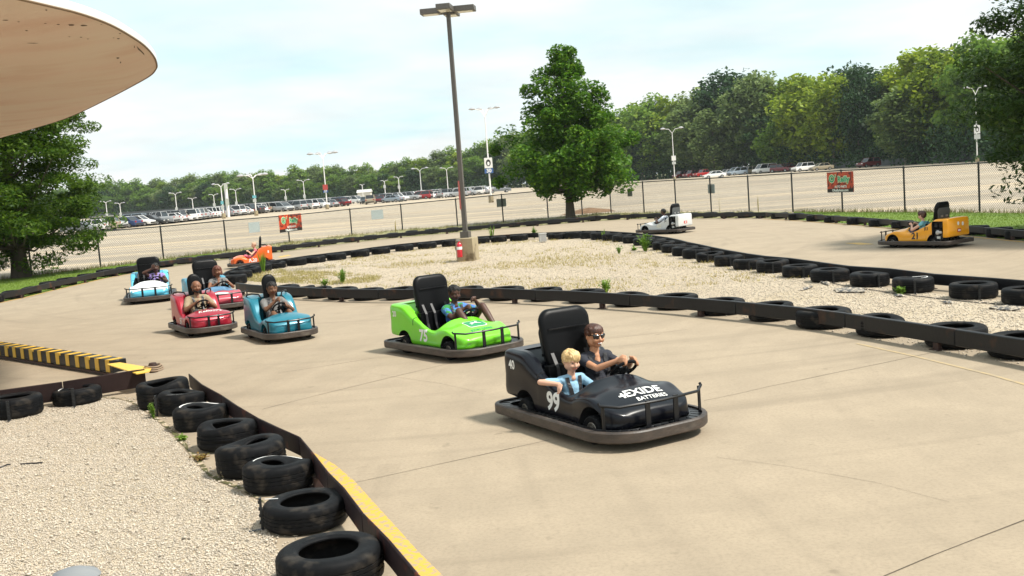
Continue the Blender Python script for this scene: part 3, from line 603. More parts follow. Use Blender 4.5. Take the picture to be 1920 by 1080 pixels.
# ------------------------------------------------------------------ chain link fence
fence = thing('chain_link_fence', 'long dark chain link fence between the track and the parking lot', 'fence')
fencem = mat('fence_paint', (.012, .014, .014), .4); wirem = mat('fence_wire', (.035, .038, .038), .5)
FT3 = []
for i, (px, py, pt) in enumerate(FENCE):
    b = FB[i]
    if pt == 0: h = 1.55
    else: h = AT(px, pt, b[1])[2]
    FT3.append((b[0], b[1], max(1.4, min(1.95, h))))
def round_post(x, y, h, r, name='post'):
    mb = MB(); mb.lathe([(0, -.05), (r, -.05), (r, h), (r*1.25, h), (r*1.25, h+.03), (0, h+.06)], 8); o = mb.build(name, fencem, fence); o.location = (x, y, 0); return o
for i in range(len(FT3)):
    x, y, h = FT3[i]; round_post(x, y, h, .038)
    if i == len(FT3)-1: break
    x2, y2, h2 = FT3[i+1]; mb = MB(); mb.tube([(x, y, h), (x2, y2, h2)], .027, 8); mb.build('top_rail', fencem, fence)
    L_ = math.hypot(x2-x, y2-y); p = .10; V = []; F = []; hm = (h+h2)/2; wr = .0042
    ux, uy = (x2-x)/L_, (y2-y)/L_; nxx, nyy = -uy, ux; k0 = -int(hm/p)-1; k1 = int(L_/p)+1
    def pt_(s, z, dy=0): hh = (h+(h2-h)*s/L_)/hm; return (x+ux*s+nxx*dy, y+uy*s+nyy*dy, .03+z*hh*.975)
    for sg in (1, -1):
        for k in range(k0, k1):
            s0, s1 = k*p, k*p+hm; z0, z1 = 0., hm
            if s0 < 0: z0 = -s0; s0 = 0
            if s1 > L_: z1 = hm-(s1-L_); s1 = L_
            if z1-z0 < .02: continue
            if sg < 0: s0, s1, = L_-s0, L_-s1
            o_ = len(V); dd = .004*sg
            for (s_, z_) in ((s0, z0), (s1, z1)): V += [pt_(s_-wr*1.2, z_+wr*.6, dd), pt_(s_+wr*1.2, z_-wr*.6, dd), pt_(s_, z_, dd+wr*1.6)]
            F += [(o_, o_+1, o_+4, o_+3), (o_+1, o_+2, o_+5, o_+4), (o_+2, o_, o_+3, o_+5)]
    me = bpy.data.meshes.new('wire_mesh'); me.from_pydata(V, [], F); me.materials.append(wirem); o = link('wire_mesh', me, fence); o['kind'] = 'stuff'
def fence_at(px):
    for i in range(len(FENCE)-1):
        if FENCE[i][0] <= px <= FENCE[i+1][0]:
            # world intersection of the sight line with the fence line
            a, b = Vector(FB[i]), Vector(FB[i+1]); d = ray(px, 420); s = Vector((d[0], d[1])); e = b-a
            t_ = (a.x*s.y-a.y*s.x)/(e.y*s.x-e.x*s.y); q = a+e*t_; return q.x, q.y, math.atan2(e.y, e.x)
def panel_on_fence(px, py, wpx, hpx, label, name, m, cat, dy=-.05, parts=None, tilt=0):
    x, y, a = fence_at(px); z = AT(px, py, y)[2]; k = y/FPX; W_, H_ = wpx*k/max(.7, math.cos(a)), hpx*k
    t = thing(name, label, cat, (x-math.sin(a)*dy, y+math.cos(a)*dy, z), a)
    mb = MB(); mb.box((0, 0, 0), (W_, .012, H_)); mb.build('panel', m, t, 0); return t, W_, H_
bred = mat('banner_red', (.33, .018, .01), .5, noise=(3.5, 1), col2=(.62, .09, .02), stain=(5, (.09, .01, .008), .52, .56))
cream = mat('banner_cream', (.75, .68, .36), .5); bgreen = mat('banner_green', (.02, .32, .13), .5); bwhite = mat('banner_white', (.8, .8, .76), .5); bblack = mat('banner_black', (.012, .01, .01), .5)
def flat(name, vf, m, t, x, z, lay):
    mb = MB(); V = [(a+x, -.008-.004*lay, b+z) for a, b, c in vf[0]]; mb.add(V, vf[1]); return mb.build(name, m, t, 0)
for px, py, wp, hp, lb in ((543, 418, 52, 32, 'red and green sponsor banner on the fence behind the orange kart'), (1581, 341, 52, 38, 'red and green sponsor banner on the fence left of the yellow kart')):
    t, W_, H_ = panel_on_fence(px, py, wp, hp, lb, 'banner', bred, 'banner', -.07)
    for z_, hh in ((-H_*.41, H_*.18),):
        mb = MB(); mb.box((0, -.008, z_), (W_*.995, .006, hh)); mb.build('black_strip', bblack, t, 0)
    s = H_*.44
    def logo(bold, m, lay):
        flat('lettering', text_mesh("O", s*1.12, bold, 0), m, t, -W_*.31, H_*.16, lay); flat('lettering', text_mesh("'", s*.9, bold*.8, 0), m, t, -W_*.17, H_*.2, lay); flat('lettering', text_mesh("Reilly", s*.86, bold*1.1, 0, spacing=1.02), m, t, W_*.13, H_*.13, lay)
    logo(.095, cream, 1); logo(.06, bwhite, 2); logo(.035, bgreen, 3)
    mb = MB(); mb.lathe([(0, 0), (s*.13, 0), (s*.13, .003), (0, .003)], 10, c=(-W_*.31, -.032, H_*.16), axis='Y'); mb.build('clover_mark', bgreen, t, 0)
    flat('lettering', text_mesh("AUTO PARTS", H_*.15, .03), bwhite, t, W_*.02, -H_*.225, 2)
    flat('lettering', text_mesh("OReillyAuto.com", H_*.17, .03), bwhite, t, 0, -H_*.40, 2)
signg = mat('sign_grey', (.27, .30, .27), .5); signb = mat('sign_pale', (.55, .62, .62), .5)
for px, py, wp, hp, lb, m_, dy in ((478, 426, 24, 19, 'pale rectangular sign hung on the far side of the fence left of the first banner', signb, .06), (710, 402, 20, 17, 'pale sign behind the fence, left of the lamp pole', signb, .06), (943.5, 380, 18, 15, 'grey sign on the fence post right of the lamp pole', signg, .08), (1183, 361, 13, 14, 'small grey sign on the fence beside the big tree', signg, .06), (1335, 354, 15, 17, 'small grey sign on the fence behind the grey kart', mat('sign_mid', (.36, .41, .4), .5), .08)):
    panel_on_fence(px, py, wp, hp, lb, 'fence_sign', m_, 'sign', dy)

# ------------------------------------------------------------------ main lamp pole on concrete block
lx, ly = G(878, 489); k = ly/FPX
t = thing('concrete_block', 'weathered square concrete block under the brown lamp pole', 'concrete base', (lx, ly, 0), R_(-16))
cb = mat('block_concrete', (.37, .31, .2), .9, noise=(2.5, .9), col2=(.25, .2, .12), bump=(30, .008), stain=(2.6, (.10, .07, .035), .52, .66))
mb = MB(); mb.prism([(-.29, -.29), (.29, -.29), (.29, .29), (-.29, .29)], -.05, .74); o = mb.build('block', cb, t); md = o.modifiers.new('b', 'BEVEL'); md.width = .025; md.segments = 2
t = thing('street_lamp', 'tall brown square lamp pole with four box heads on concrete block', 'lamp post', (lx-.02, ly, .74), R_(-16))
mb = MB(); mb.box((0, 0, .1), (.28, .28, .2)); mb.build('base_cover', brownpole, t)
TOPZ = AT(838, 22, ly)[2]-.74
mb = MB(); a_, b_ = .068, .055; mb.add([(-a_, -a_, .2), (a_, -a_, .2), (a_, a_, .2), (-a_, a_, .2), (-b_, -b_, TOPZ), (b_, -b_, TOPZ), (b_, b_, TOPZ), (-b_, b_, TOPZ)], [(0, 1, 5, 4), (1, 2, 6, 5), (2, 3, 7, 6), (3, 0, 4, 7), (4, 5, 6, 7)]); mb.build('pole', brownpole, t)
lens = mat('lamp_lens', (.62, .6, .5), .2)
for i in range(4):
    a = R_(16-8+90*i); c, s = math.cos(a), math.sin(a); mb = MB(); mb.box((c*.52, s*.52, TOPZ+.04), (.66, .44, .17), a); hd = mb.build('lamp_head', brownpole, t); md = hd.modifiers.new('b', 'BEVEL'); md.width = .012
    mb = MB(); mb.box((c*.54, s*.54, TOPZ-.05), (.46, .34, .012), a); mb.build('lens', lens, hd); mb = MB(); mb.box((c*.13, s*.13, TOPZ+.03), (.16, .08, .08), a); mb.build('arm', brownpole, t)
mb = MB(); mb.box((-.07, -.082, 1.35), (.05, .008, .9)); mb.build('sticker', mat('faded_red', (.45, .12, .1), .5), t)
# fire extinguisher
fx, fy, fz = AT(861.5, 468, ly-.36)
t = thing('fire_extinguisher', 'red fire extinguisher with white band strapped to the concrete block', 'extinguisher', (fx, fy, .16))
redp = mat('extinguisher_red', (.55, .012, .03), .3, coat=.5)
mb = MB(); mb.lathe([(0, 0), (.075, 0), (.085, .02), (.085, .38), (.06, .44), (.03, .46), (.03, .49), (0, .49)], 16); mb.build('cylinder', redp, t)
mb = MB(); mb.lathe([(.088, .24), (.0885, .25), (.0885, .32), (.088, .33)], 16); mb.build('band', whitepaint, t, 0)
mb = MB(); mb.box((-.02, 0, .52), (.12, .03, .02), 0); mb.box((-.03, 0, .56), (.12, .03, .015), 0); mb.build('handle', silver, t)
mb = MB(); mb.tube([(-.03, 0, .5), (-.12, 0, .46), (-.13, 0, .34), (-.11, -.02, .22)], .014, 6); mb.build('hose', bblack, t)
# utility box
bx, by = G(1018, 455); t = thing('utility_box', 'small grey metal box standing before the far infield tires', 'utility box', (bx, by, 0), R_(10))
mb = MB(); mb.box((0, 0, .19), (.26, .2, .30)); o = mb.build('cabinet', mat('box_grey', (.42, .42, .41), .5), t); md = o.modifiers.new('b', 'BEVEL'); md.width = .01
mb = MB(); mb.box((0, 0, .35), (.3, .24, .025)); mb.build('lid', mat('box_lid', (.5, .5, .48), .5), t); mb = MB(); mb.box((.02, -.103, .19), (.18, .006, .2)); mb.build('door', mat('box_door', (.33, .33, .33), .5), t)
mb = MB(); mb.tube([(-.05, 0, 0), (-.05, 0, .06)], .02, 6); mb.tube([(.06, 0, 0), (.06, 0, .06)], .02, 6); mb.build('conduit', silver, t)
# black sheeting scraps on the infield
sheetm = mat('black_sheeting', (.05, .053, .06), .7, noise=(9, 1), col2=(.16, .15, .13), bump=(25, .03), stain=(16, (.42, .36, .28), .5, .55))
for i, (q, lb) in enumerate((([(1552, 545), (1578, 540), (1600, 540), (1630, 543), (1632, 552), (1600, 552), (1560, 551)], 'torn grey sheeting patch on the gravel below the far tires'), ([(1492, 548), (1510, 541), (1530, 536), (1528, 540), (1508, 546)], 'thin curled dark strip of sheeting on the gravel'),
        ([(1530, 530), (1545, 528), (1560, 532), (1556, 538), (1544, 535)], 'small crumpled black sheeting scrap below a tire'), ([(1840, 580), (1862, 575), (1900, 576), (1925, 580), (1915, 586), (1870, 584)], 'grey sheeting patch on the gravel at right edge'),
        ([(1760, 569), (1785, 566), (1792, 571), (1775, 572)], 'small flat grey scrap on the gravel between the rails'), ([(1670, 556), (1690, 553), (1702, 558), (1685, 559)], 'flat grey scrap beside the small round weed'))):
    P_ = [Vector((*G(x, y), 0)) for x, y in q]; c0 = sum(P_, Vector())/len(P_); P_ = [c0+(p-c0)*.78 for p in P_]; V = [(0, 0, .05)]; k = len(P_); F = []
    ring = []
    for j in range(k):
        for s_ in range(3):
            p = P_[j].lerp(P_[(j+1) % k], s_/3)-c0; ring.append(p*(1+random.uniform(-.12, .1))+Vector((0, 0, random.uniform(.018, .04))))
    V = [(0, 0, .035)]+[tuple(p*.55+Vector((0, 0, random.uniform(.02, .04)))) for p in ring]+[tuple(p) for p in ring]; m_ = len(ring)
    for j in range(m_): F += [(0, 1+j, 1+(j+1) % m_), (1+j, 1+m_+j, 1+m_+(j+1) % m_, 1+(j+1) % m_)]
    mb = MB(); mb.add(V, F); o = mb.build('plastic_sheet', sheetm, None, 0); o.location = (c0.x, c0.y, 0); tag(o, lb, 'sheeting')
for q, lb in (([(1560, 533), (1640, 546), (1760, 562), (1925, 576)], 'dark edge cord running across the gravel below the far tires'), ([(0, 879), (20, 873)], 'short dark cord end lying in the near gravel at left'), ([(40, 873), (80, 870)], 'dark straight cord piece lying on the near gravel')):
    P_ = catmull([(*G(x, y), .016) for x, y in q], 6); mb = MB(); mb.tube([tuple(p+np.array([random.gauss(0, .01), random.gauss(0, .01), 0])) for p in P_], .008, 5); tag(mb.build('cord', bblack), lb, 'cord')
bx, by = G(150, 1082); t = tag(MB().build('x', bblack), 'x', 'x'); bpy.data.objects.remove(t)
mb = MB(); mb.lathe([(0, .0), (.13, .0), (.15, .03), (.13, .06), (.06, .085), (0, .09)], 14); o = mb.build('flat_stone', mat('grey_stone', (.17, .19, .21), .8, noise=(5, .6), col2=(.25, .25, .24), scale3=(1, 6, 1))); o.location = (bx, by-.06, 0); o.scale = (1.1, .8, 1); tag(o, 'smooth pale grey rounded lid lying in gravel at the bottom edge', 'lid')

# ------------------------------------------------------------------ canopy, top left
HC = 4.3; cpx = [(-60, 274), (-20, 263), (0, 258), (60, 241), (130, 219), (200, 186), (255, 157), (282, 141), (292, 130), (294, 122), (289, 107), (272, 87), (245, 68), (205, 46), (150, 26), (90, 11), (20, -5), (-40, -18)]
cw = [G(x, y, HC) for x, y in cpx]; cw = cw+[(cw[-1][0]-1.2, cw[-1][1]-.3), (cw[-1][0]-3.2, cw[-1][1]+1), (cw[0][0]-3., cw[0][1]-8), (cw[0][0]-2.4, cw[0][1]-2), (cw[0][0]-.8, cw[0][1]-.2)]
cc = np.array(cw); cc = catmull(np.vstack([cc, cc[:1]]), 5)[:-1]; cen = np.array([cc[:, 0].mean(), cc[:, 1].mean()])
canm = mat('canopy_fibreglass', (.64, .54, .44), .75, noise=(.8, 1), col2=(.63, .46, .37), bump=(12, .003), stain=(1.3, (.56, .36, .27), .48, .8), scale3=(.5, 1.1, 1))
cant = thing('canopy', 'curved peach coloured canopy roof edge jutting in at top left', 'canopy', (cen[0], cen[1], HC))
def ringv(s, z, d=0):
    q = cc-cen; L_ = np.linalg.norm(q, axis=1)[:, None]; return [(a, b, z) for a, b in q*s+q/L_*d]
mb = MB(); n = len(cc); V = []; prof = [(0.0001, -.16, 0), (.5, -.15, 0), (.8, -.11, 0), (.93, -.05, 0), (1, 0, 0)]
for s_, z_, d_ in prof: V += ringv(s_, z_, d_)
mb.add(V, [(i*n+j, (i+1)*n+j, (i+1)*n+(j+1) % n, i*n+(j+1) % n) for i in range(len(prof)-1) for j in range(n)]); und = mb.build('underside', canm, cant, 60); UB = BVHTree.FromPolygons([v.co.copy() for v in und.data.vertices], [tuple(p.vertices) for p in und.data.polygons])
mb = MB(); V = []; prof = [(1, .003, .002), (1, .02, .012), (1, .045, .015), (1, .08, .01), (1, .10, -.03), (.9, .12, 0), (.5, .2, 0), (.0001, .22, 0)]
for s_, z_, d_ in prof: V += ringv(s_, z_, d_)
mb.add(V, [(i*n+j, (i+1)*n+j, (i+1)*n+(j+1) % n, i*n+(j+1) % n) for i in range(len(prof)-1) for j in range(n)]); mb.build('roof_shell', mat('canopy_white', (.8, .8, .8), .4), cant, 60)
mb = MB(); mb.tube([tuple(p) for p in ringv(1, .0, .0)], .012, 6, closed=True); mb.build('edge_trim', mat('trim_brown', (.16, .10, .05), .8), cant)
ch = mat('peeling_patch', (.09, .06, .04), .9)
bv = None
for (px, py, a, b_) in ((134, 47, 14, 3.5), (157, 48, 15, 3.2), (109, 46, 7, 1.5), (85, 44, 6, 1.2), (87, 19, 5, 2), (50, 57.5, 7, 1.5), (152, 70, 6, 1.5), (222, 72.5, 7, 2.2), (213, 71, 4, 1), (130, 69, 5, .8), (62, 81, 26, 1.2), (221, 109, 7, 3), (226, 117, 3, 5), (265, 97, 3, 8), (10, 38, 12, 1.5), (252, 88, 2, 7), (35, 41, 6, 1), (225, 63, 5, 1.6), (165, 73, 5, 1), (190, 46, 4, .8)):
    pass
    pts = [(px+a/2*math.cos(u)*random.uniform(.6, 1.1), py+b_/2*math.sin(u)*random.uniform(.6, 1.1)) for u in np.linspace(0, 6.28, 10)[:-1]]
    if (px, py) == (265, 97): pts = [(256, 86), (262, 92), (270, 100), (271, 104), (265, 98), (259, 93)]
    V = []
    for x, y in pts:
        h_ = UB.ray_cast(Vector((-cen[0], -cen[1], CAMH-HC)), Vector(ray(x, y)).normalized(), 60)
        if h_[0] is not None: V.append(tuple(h_[0]-Vector(ray(x, y)).normalized()*.012))
    if len(V) < 3: continue
    mb = MB(); mb.add(V, [tuple(range(len(V)))]); mb.build('paint_chip', ch, cant, 0)
mb = MB(); mb.lathe([(.16, -HC), (.16, .3)], 16, c=(-3.2, 0, 0)); mb.build('column', whitepole, cant)

# ------------------------------------------------------------------ trees
def make_crown(name, prof, n_cl, n_leaf, ls, sig, mtl, seed, lobes=5, shell=.75, flat=.7, droop=0., asp=.5, off=None, rag=.18):
    """prof: list of (z, radius). returns mesh and clump centres"""
    r = np.random.default_rng(seed); zz = np.array([p[0] for p in prof]); rr = np.array([p[1] for p in prof])
    ph = r.uniform(0, 6.28, 6); cs = []
    zs = np.linspace(zz[0], zz[-1], 200); wts = np.interp(zs, zz, rr)**1.3+.02; wts /= wts.sum()
    while len(cs) < n_cl:
        z = r.choice(zs, p=wts); a = r.uniform(0, 6.28); Rr = np.interp(z, zz, rr)
        lob = 1+.16*math.sin(lobes*a+ph[0]+z*1.1)+.12*math.sin(3*a+ph[1]-z*1.7)+.1*math.sin(z*3.1+ph[2]+2*a)
        q = (shell+(1-shell)*r.uniform(0, 1)) if r.uniform() < .72 else r.uniform(.15, shell)
        R2 = Rr*lob*q*(1+r.uniform(-rag, rag*.6)); c = np.array([R2*math.cos(a), R2*math.sin(a), z-droop*q*q+r.normal(0, .05)]); cs.append(c)
    cs = np.array(cs)
    if off is not None: cs[:, 0] += off[0]*0
    size = r.uniform(.6, 1.4, n_cl)*sig
    cid = r.integers(0, n_cl, n_cl*n_leaf); g = r.normal(0, 1, (len(cid), 3)); g /= np.maximum(1, np.linalg.norm(g, axis=1)/1.7)[:, None]
    c = cs[cid]+g*size[cid][:, None]*np.array([1, 1, flat]); n = len(c)
    d = r.normal(0, 1, (n, 3)); d[:, 2] = d[:, 2]*.5-.25*(droop > 0); d /= np.linalg.norm(d, axis=1)[:, None]
    up = r.normal(0, .45, (n, 3))+np.array([0, 0, 1]); e = np.cross(d, up); e /= np.linalg.norm(e, axis=1)[:, None]
    l = ls*r.uniform(.6, 1.35, n)[:, None]; V = np.stack([c-d*l*.5, c+e*l*asp*.5, c+d*l*.5, c-e*l*asp*.5], 1).reshape(-1, 3)
    return bigmesh(name, V, np.arange(4*n).reshape(-1, 4), mtl), cs
def trunk_mb(H, r0, cs, seed, nb=26, r1=None, lean=(0, 0), fork=.25, thin=1.):
    r = random.Random(seed); mb = MB(); pts = []; m_ = 9
    for i in range(m_):
        u = i/(m_-1); pts.append((lean[0]*u+r.uniform(-.04, .04)*H*.05*(i > 1), lean[1]*u+r.uniform(-.04, .04)*H*.05*(i > 1), H*u-.05))
    rs = [r0*(1.35 if i == 0 else 1-.88*(i/(m_-1))**1.1) for i in range(m_)]; mb.tube(pts, rs, 10)
    for c in r.sample([tuple(q) for q in cs], min(nb, len(cs))):
        c = Vector(c); z0 = max(H*fork, min(H*.9, c.z-.45*math.hypot(c.x, c.y)-.3)); u = z0/H; i = min(m_-2, int(u*(m_-1))); b = Vector(pts[i]).lerp(Vector(pts[i+1]), u*(m_-1)-i)
        mid = b.lerp(c, .5)+Vector((0, 0, -.08*(c-b).length+r.uniform(-.1, .1))); rb = max(.012, r0*.42*(1-u*.75))*thin
        mb.tube([b, b.lerp(mid, .5)+Vector((0, 0, .05)), mid, c], [rb, rb*.75, rb*.5, rb*.15], 6)
    return mb
bark = mat('bark', (.11, .085, .06), .9, noise=(5, .8), col2=(.05, .04, .03), bump=(14, .03), scale3=(1, 1, .25))
pale_bark = mat('pale_bark', (.2, .16, .13), .9, noise=(2, .7), col2=(.11, .09, .07))
oakleaf = leafmat('oak_leaf', (.022, .085, .006), (.08, .19, .012), (.23, .37, .03), .4)
willow = leafmat('willow_leaf', (.035, .09, .008), (.12, .20, .016), (.28, .34, .035), .42)
darkleaf = leafmat('dark_leaf', (.02, .055, .008), (.05, .10, .014), (.13, .18, .03), .3)
# centre tree
tx, ty = G(1070, 409); kk = ty/FPX
def prof_px(lst, py0): return [((py0-y)*kk, r*kk) for y, r in lst]
t = thing('oak_tree', 'leafy dark green tree with pyramid crown in front of the fence', 'tree', (tx, ty, 0))
pr = prof_px([(366, 20), (354, 72), (338, 108), (305, 116), (268, 118), (243, 100), (218, 74), (190, 64), (172, 66), (150, 44), (125, 34), (108, 22), (92, 8)], 409)
me, cs = make_crown('crown', pr, 165, 270, .26, .38, oakleaf, 12, lobes=5, shell=.78, flat=.85, rag=.3)
link('crown', me, t); trunk_mb(9.6, .24, cs, 4, 60, fork=.16, thin=.8).build('trunk', bark, t)
# left tree
tx, ty = G(40, 521); kk = ty/FPX
t = thing('willow_oak_tree', 'large dark feathery tree at left on the lawn', 'tree', (tx, ty, 0))
pr = prof_px([(492, 30), (478, 80), (455, 135), (425, 165), (380, 168), (340, 160), (300, 160), (260, 148), (230, 132), (200, 118), (150, 96), (100, 66), (60, 30)], 521)
me, cs = make_crown('crown', pr, 300, 330, .20, .40, willow, 23, lobes=4, shell=.7, flat=.42, droop=.25, asp=.34, rag=.3)
link('crown', me, t); trunk_mb(8.8, .3, cs, 5, 70, fork=.14, thin=.7).build('trunk', bark, t)
# right tree, trunk beyond the frame
tx, ty = 15.8, 26.6; kk = ty/FPX
t = thing('willow_oak_tree', 'dark drooping tree hanging into the right edge over the fence', 'tree', (tx, ty, 0))
pr = [(.55, .8), (1.2, 1.8), (2.0, 2.6), (2.8, 3.1), (3.6, 3.1), (4.6, 3.1), (5.5, 2.9), (6.3, 2.6), (7.2, 1.7), (8.2, .5)]
me, cs = make_crown('crown', pr, 420, 260, .16, .36, darkleaf, 31, lobes=5, shell=.72, flat=.45, droop=.3, asp=.36)
link('crown', me, t); trunk_mb(7.6, .26, cs, 9, 60, fork=.16, thin=.7).build('trunk', bark, t)
# mound at the foot of the centre tree
x, y = G(1105, 399); mb = MB(); V = [(0, 0, .34)]; F = []
for k_ in range(1, 4):
    for j in range(20): a = j*math.pi/10; V.append((1.9*k_/3*math.cos(a)*random.uniform(.9, 1.1), .8*k_/3*math.sin(a), [0, .24, .12, -.02][k_]+random.uniform(-.04, .04)*(k_ < 3)))
F = [(0, 1+j, 1+(j+1) % 20) for j in range(20)]+[(1+i*20+j, 21+i*20+j, 21+i*20+(j+1) % 20, 1+i*20+(j+1) % 20) for i in range(2) for j in range(20)]
mb.add(V, F); o = mb.build('dirt_mound', mat('brown_dirt', (.16, .085, .045), .95, noise=(4, .8), col2=(.3, .2, .12), bump=(12, .05))); o.location = (x, y, 0); tag(o, 'low mound of brown dirt beside the trunk of the big tree', 'mound')

# woods behind the lot
woodA = leafmat('wood_leaf_green', (.08, .17, .02), (.18, .30, .035), (.35, .44, .06), .45)
woodB = leafmat('wood_leaf_yellow', (.12, .20, .015), (.26, .35, .025), (.42, .48, .05), .42)
woodC = leafmat('wood_leaf_grey', (.10, .16, .045), (.20, .27, .08), (.33, .39, .14), .42)
woodD = leafmat('wood_leaf_dark', (.012, .045, .012), (.028, .075, .018), (.06, .12, .03), .25)
PROTO = []
kinds = [(woodA, 'mid green'), (woodB, 'yellow green'), (woodC, 'grey green'), (woodD, 'dark'), (woodA, 'mid green'), (woodC, 'grey green'), (woodB, 'yellow green'), (woodA, 'mid green')]
for i, (m_, nm) in enumerate(kinds):
    rr_ = random.Random(50+i); prf = [(.12, .10), (.25, .22), (.42, .27+.04*rr_.random()), (.6, .29), (.75, .25+.04*rr_.random()), (.88, .17), (.97, .06)]
    me, cs = make_crown('crown', [(z*10, r*10) for z, r in prf], 95, 75, .46, .62, m_, 60+i, lobes=3+i % 3, shell=.78, flat=.7, asp=.7)
    tm = trunk_mb(8.6, .17, cs, 70+i, 12, fork=.3).mesh('trunk', pale_bark, 40); PROTO.append((me, tm, nm))
tops = [(-120, 380), (0, 370), (150, 352), (200, 346), (250, 343), (300, 337), (350, 333), (430, 325), (475, 326), (520, 329), (560, 321), (620, 317), (680, 314), (740, 304), (800, 294), (850, 284), (900, 270), (940, 258), (1000, 245), (1060, 235), (1120, 225), (1165, 205), (1220, 192), (1290, 183), (1330, 162), (1380, 138), (1420, 133), (1450, 152), (1500, 140), (1560, 142), (1600, 128), (1640, 150), (1680, 122), (1740, 97), (1790, 108), (1830, 70), (1900, 60), (2050, 40), (2200, 30)]
deps = [(-120, 470), (200, 470), (700, 420), (940, 390), (1165, 310), (1500, 250), (1850, 182), (2200, 140)]
def itp(tb, x): return float(np.interp(x, [a for a, b in tb], [b for a, b in tb]))
LMK = [(-60, 'hidden behind the left tree'), (60, 'at the left tree trunk'), (225, 'right of the left tree'), (290, 'left of the first tall lamp'), (330, 'behind the first tall lamp'), (365, 'behind the first short lamp'), (400, 'left of the thick sign pole'), (430, 'behind the thick sign pole'), (475, 'behind the pale blue sign lamp'), (520, 'left of the first banner'), (560, 'above the first banner'), (606, 'behind the 27 sign'), (650, 'right of the 27 sign'), (685, 'above the pale shed'), (735, 'behind two small lamps'), (787, 'behind the blue sign lamp'), (835, 'just left of the brown lamp pole'), (880, 'just right of the brown lamp pole'), (925, 'beside the 30 sign'), (1000, 'behind the big tree, left'), (1090, 'behind the big tree, right'),
       (1180, 'just right of the big tree'), (1225, 'left of the white twin lamp'), (1260, 'behind the white twin lamp'), (1300, 'above the two dark red cars'), (1340, 'above the white sedan'), (1385, 'above the blue silver minivan'), (1434, 'above the white van'), (1480, 'above the dark red pickup'), (1510, 'above the white off roader'), (1545, 'above the gold sedan'), (1585, 'above the second banner'), (1630, 'above the lone dark red car'), (1690, 'right of the lone dark red car'), (1745, 'left of the lone white car'), (1799, 'above the lone white car'), (1845, 'behind the rightmost lamp'), (1910, 'behind the right edge tree'), (2100, 'beyond the right edge tree')]
WOODN = 0
def wood_tree(px, depth, top_y, kind, wide=1.):
    global WOODN; WOODN += 1
    d = ray(px, 330); s_ = depth/d[1]; x = d[0]*s_; h = AT(px, top_y, depth)[2]; me, tm, nm = PROTO[kind]
    place = 'right of the big tree' if px > 1100 else ('behind the lamp pole' if px > 650 else 'beyond the far left parking rows')
    lm = min(LMK, key=lambda q: abs(q[0]-px))[1]; row = 'low front' if wide > 1.2 and depth < itp(deps, px)+8 else ('back' if wide > 1.2 else 'tall')
    t = thing('wood_tree', '%s %s tree of the woods %s' % (row, nm, lm), 'tree', (x, depth, 0), random.uniform(0, 6.28), '%s %s trees of the woods %s' % (row, nm, lm))
    for nme, m2 in (('crown', me), ('trunk', tm)): o = link(nme, m2, t); o.scale = (h/10*wide, h/10*wide, h/10)
px = -150
while px < 2250:
    dp = itp(deps, px); ty_ = itp(tops, px); wpx = (AT(px, ty_, dp)[2])*.42*FPX/dp
    u = random.random(); kd = random.choice((0, 4, 2, 5, 7, 0, 6)) if px < 1150 else random.choice((0, 1, 2, 4, 5, 6, 7, 3))
    if 1590 < px < 1650: kd = 3
    wood_tree(px, dp+random.uniform(4, 12), ty_+random.uniform(-8, 6)*(1+px/2500), kd, 1.0)
    wood_tree(px+wpx*.3, dp+random.uniform(-6, 2), ty_+(itp(tops, px) < 999)*random.uniform(.22, .5)*(itp([(0, 400), (940, 352), (2000, 290)], px)-ty_), random.choice((0, 2, 3, 4, 5, 7)), 1.25)
    if px > 1100: wood_tree(px+wpx*.2, dp+14, ty_+20, random.choice((3, 0, 7)), 1.3)
    px += wpx*random.uniform(.42, .6)
# explicit tree shapes that stand out on the right
for px, ty_, kd, dd, wd in ((1410, 132, 2, -3, .8), (1512, 140, 1, -8, 1.0), (1565, 140, 6, -8, .95), (1612, 126, 3, -6, .6), (1755, 92, 1, -4, .9), (1700, 165, 5, -14, 1.2), (1300, 190, 5, -8, 1.1), (1340, 200, 2, -14, 1.0), (1205, 205, 0, -6, 1.1), (1835, 60, 4, -3, .8), (1460, 215, 4, -12, 1.1)):
    wood_tree(px, itp(deps, px)+dd, ty_, kd, wd)
# undergrowth at the foot of the woods
def bushes():
    V = []; r = np.random.default_rng(5); cs = []
    px = -150
    while px < 2250:
        dp = itp(deps, px)-9; d = ray(px, 330); x = d[0]*dp/d[1]; s_ = dp/250
        for k_ in range(3): cs.append((x+r.normal(0, 2), dp+3+5*k_+r.normal(0, 1), (1.2+2.2*k_)*s_**.3, 1.8))
        px += 2.6*FPX/dp
    cs = np.array(cs); cid = r.integers(0, len(cs), 90000); c = cs[cid][:, :3]+r.normal(0, 1, (len(cid), 3))*np.array([1.7, 1.4, 1.5]); c[:, 2] = np.abs(c[:, 2])
    d = r.normal(0, 1, (len(c), 3)); d /= np.linalg.norm(d, axis=1)[:, None]; e = np.cross(d, r.normal(0, 1, (len(c), 3))); e /= np.linalg.norm(e, axis=1)[:, None]; l = r.uniform(.35, .8, len(c))[:, None]
    V = np.stack([c-d*l*.5, c+e*l*.4, c+d*l*.5, c-e*l*.4], 1).reshape(-1, 3); return bigmesh('undergrowth', V, np.arange(len(V)).reshape(-1, 4), woodD)
tag(link('undergrowth', bushes()), 'dark tangled undergrowth along the foot of the woods', 'undergrowth', kind='stuff')
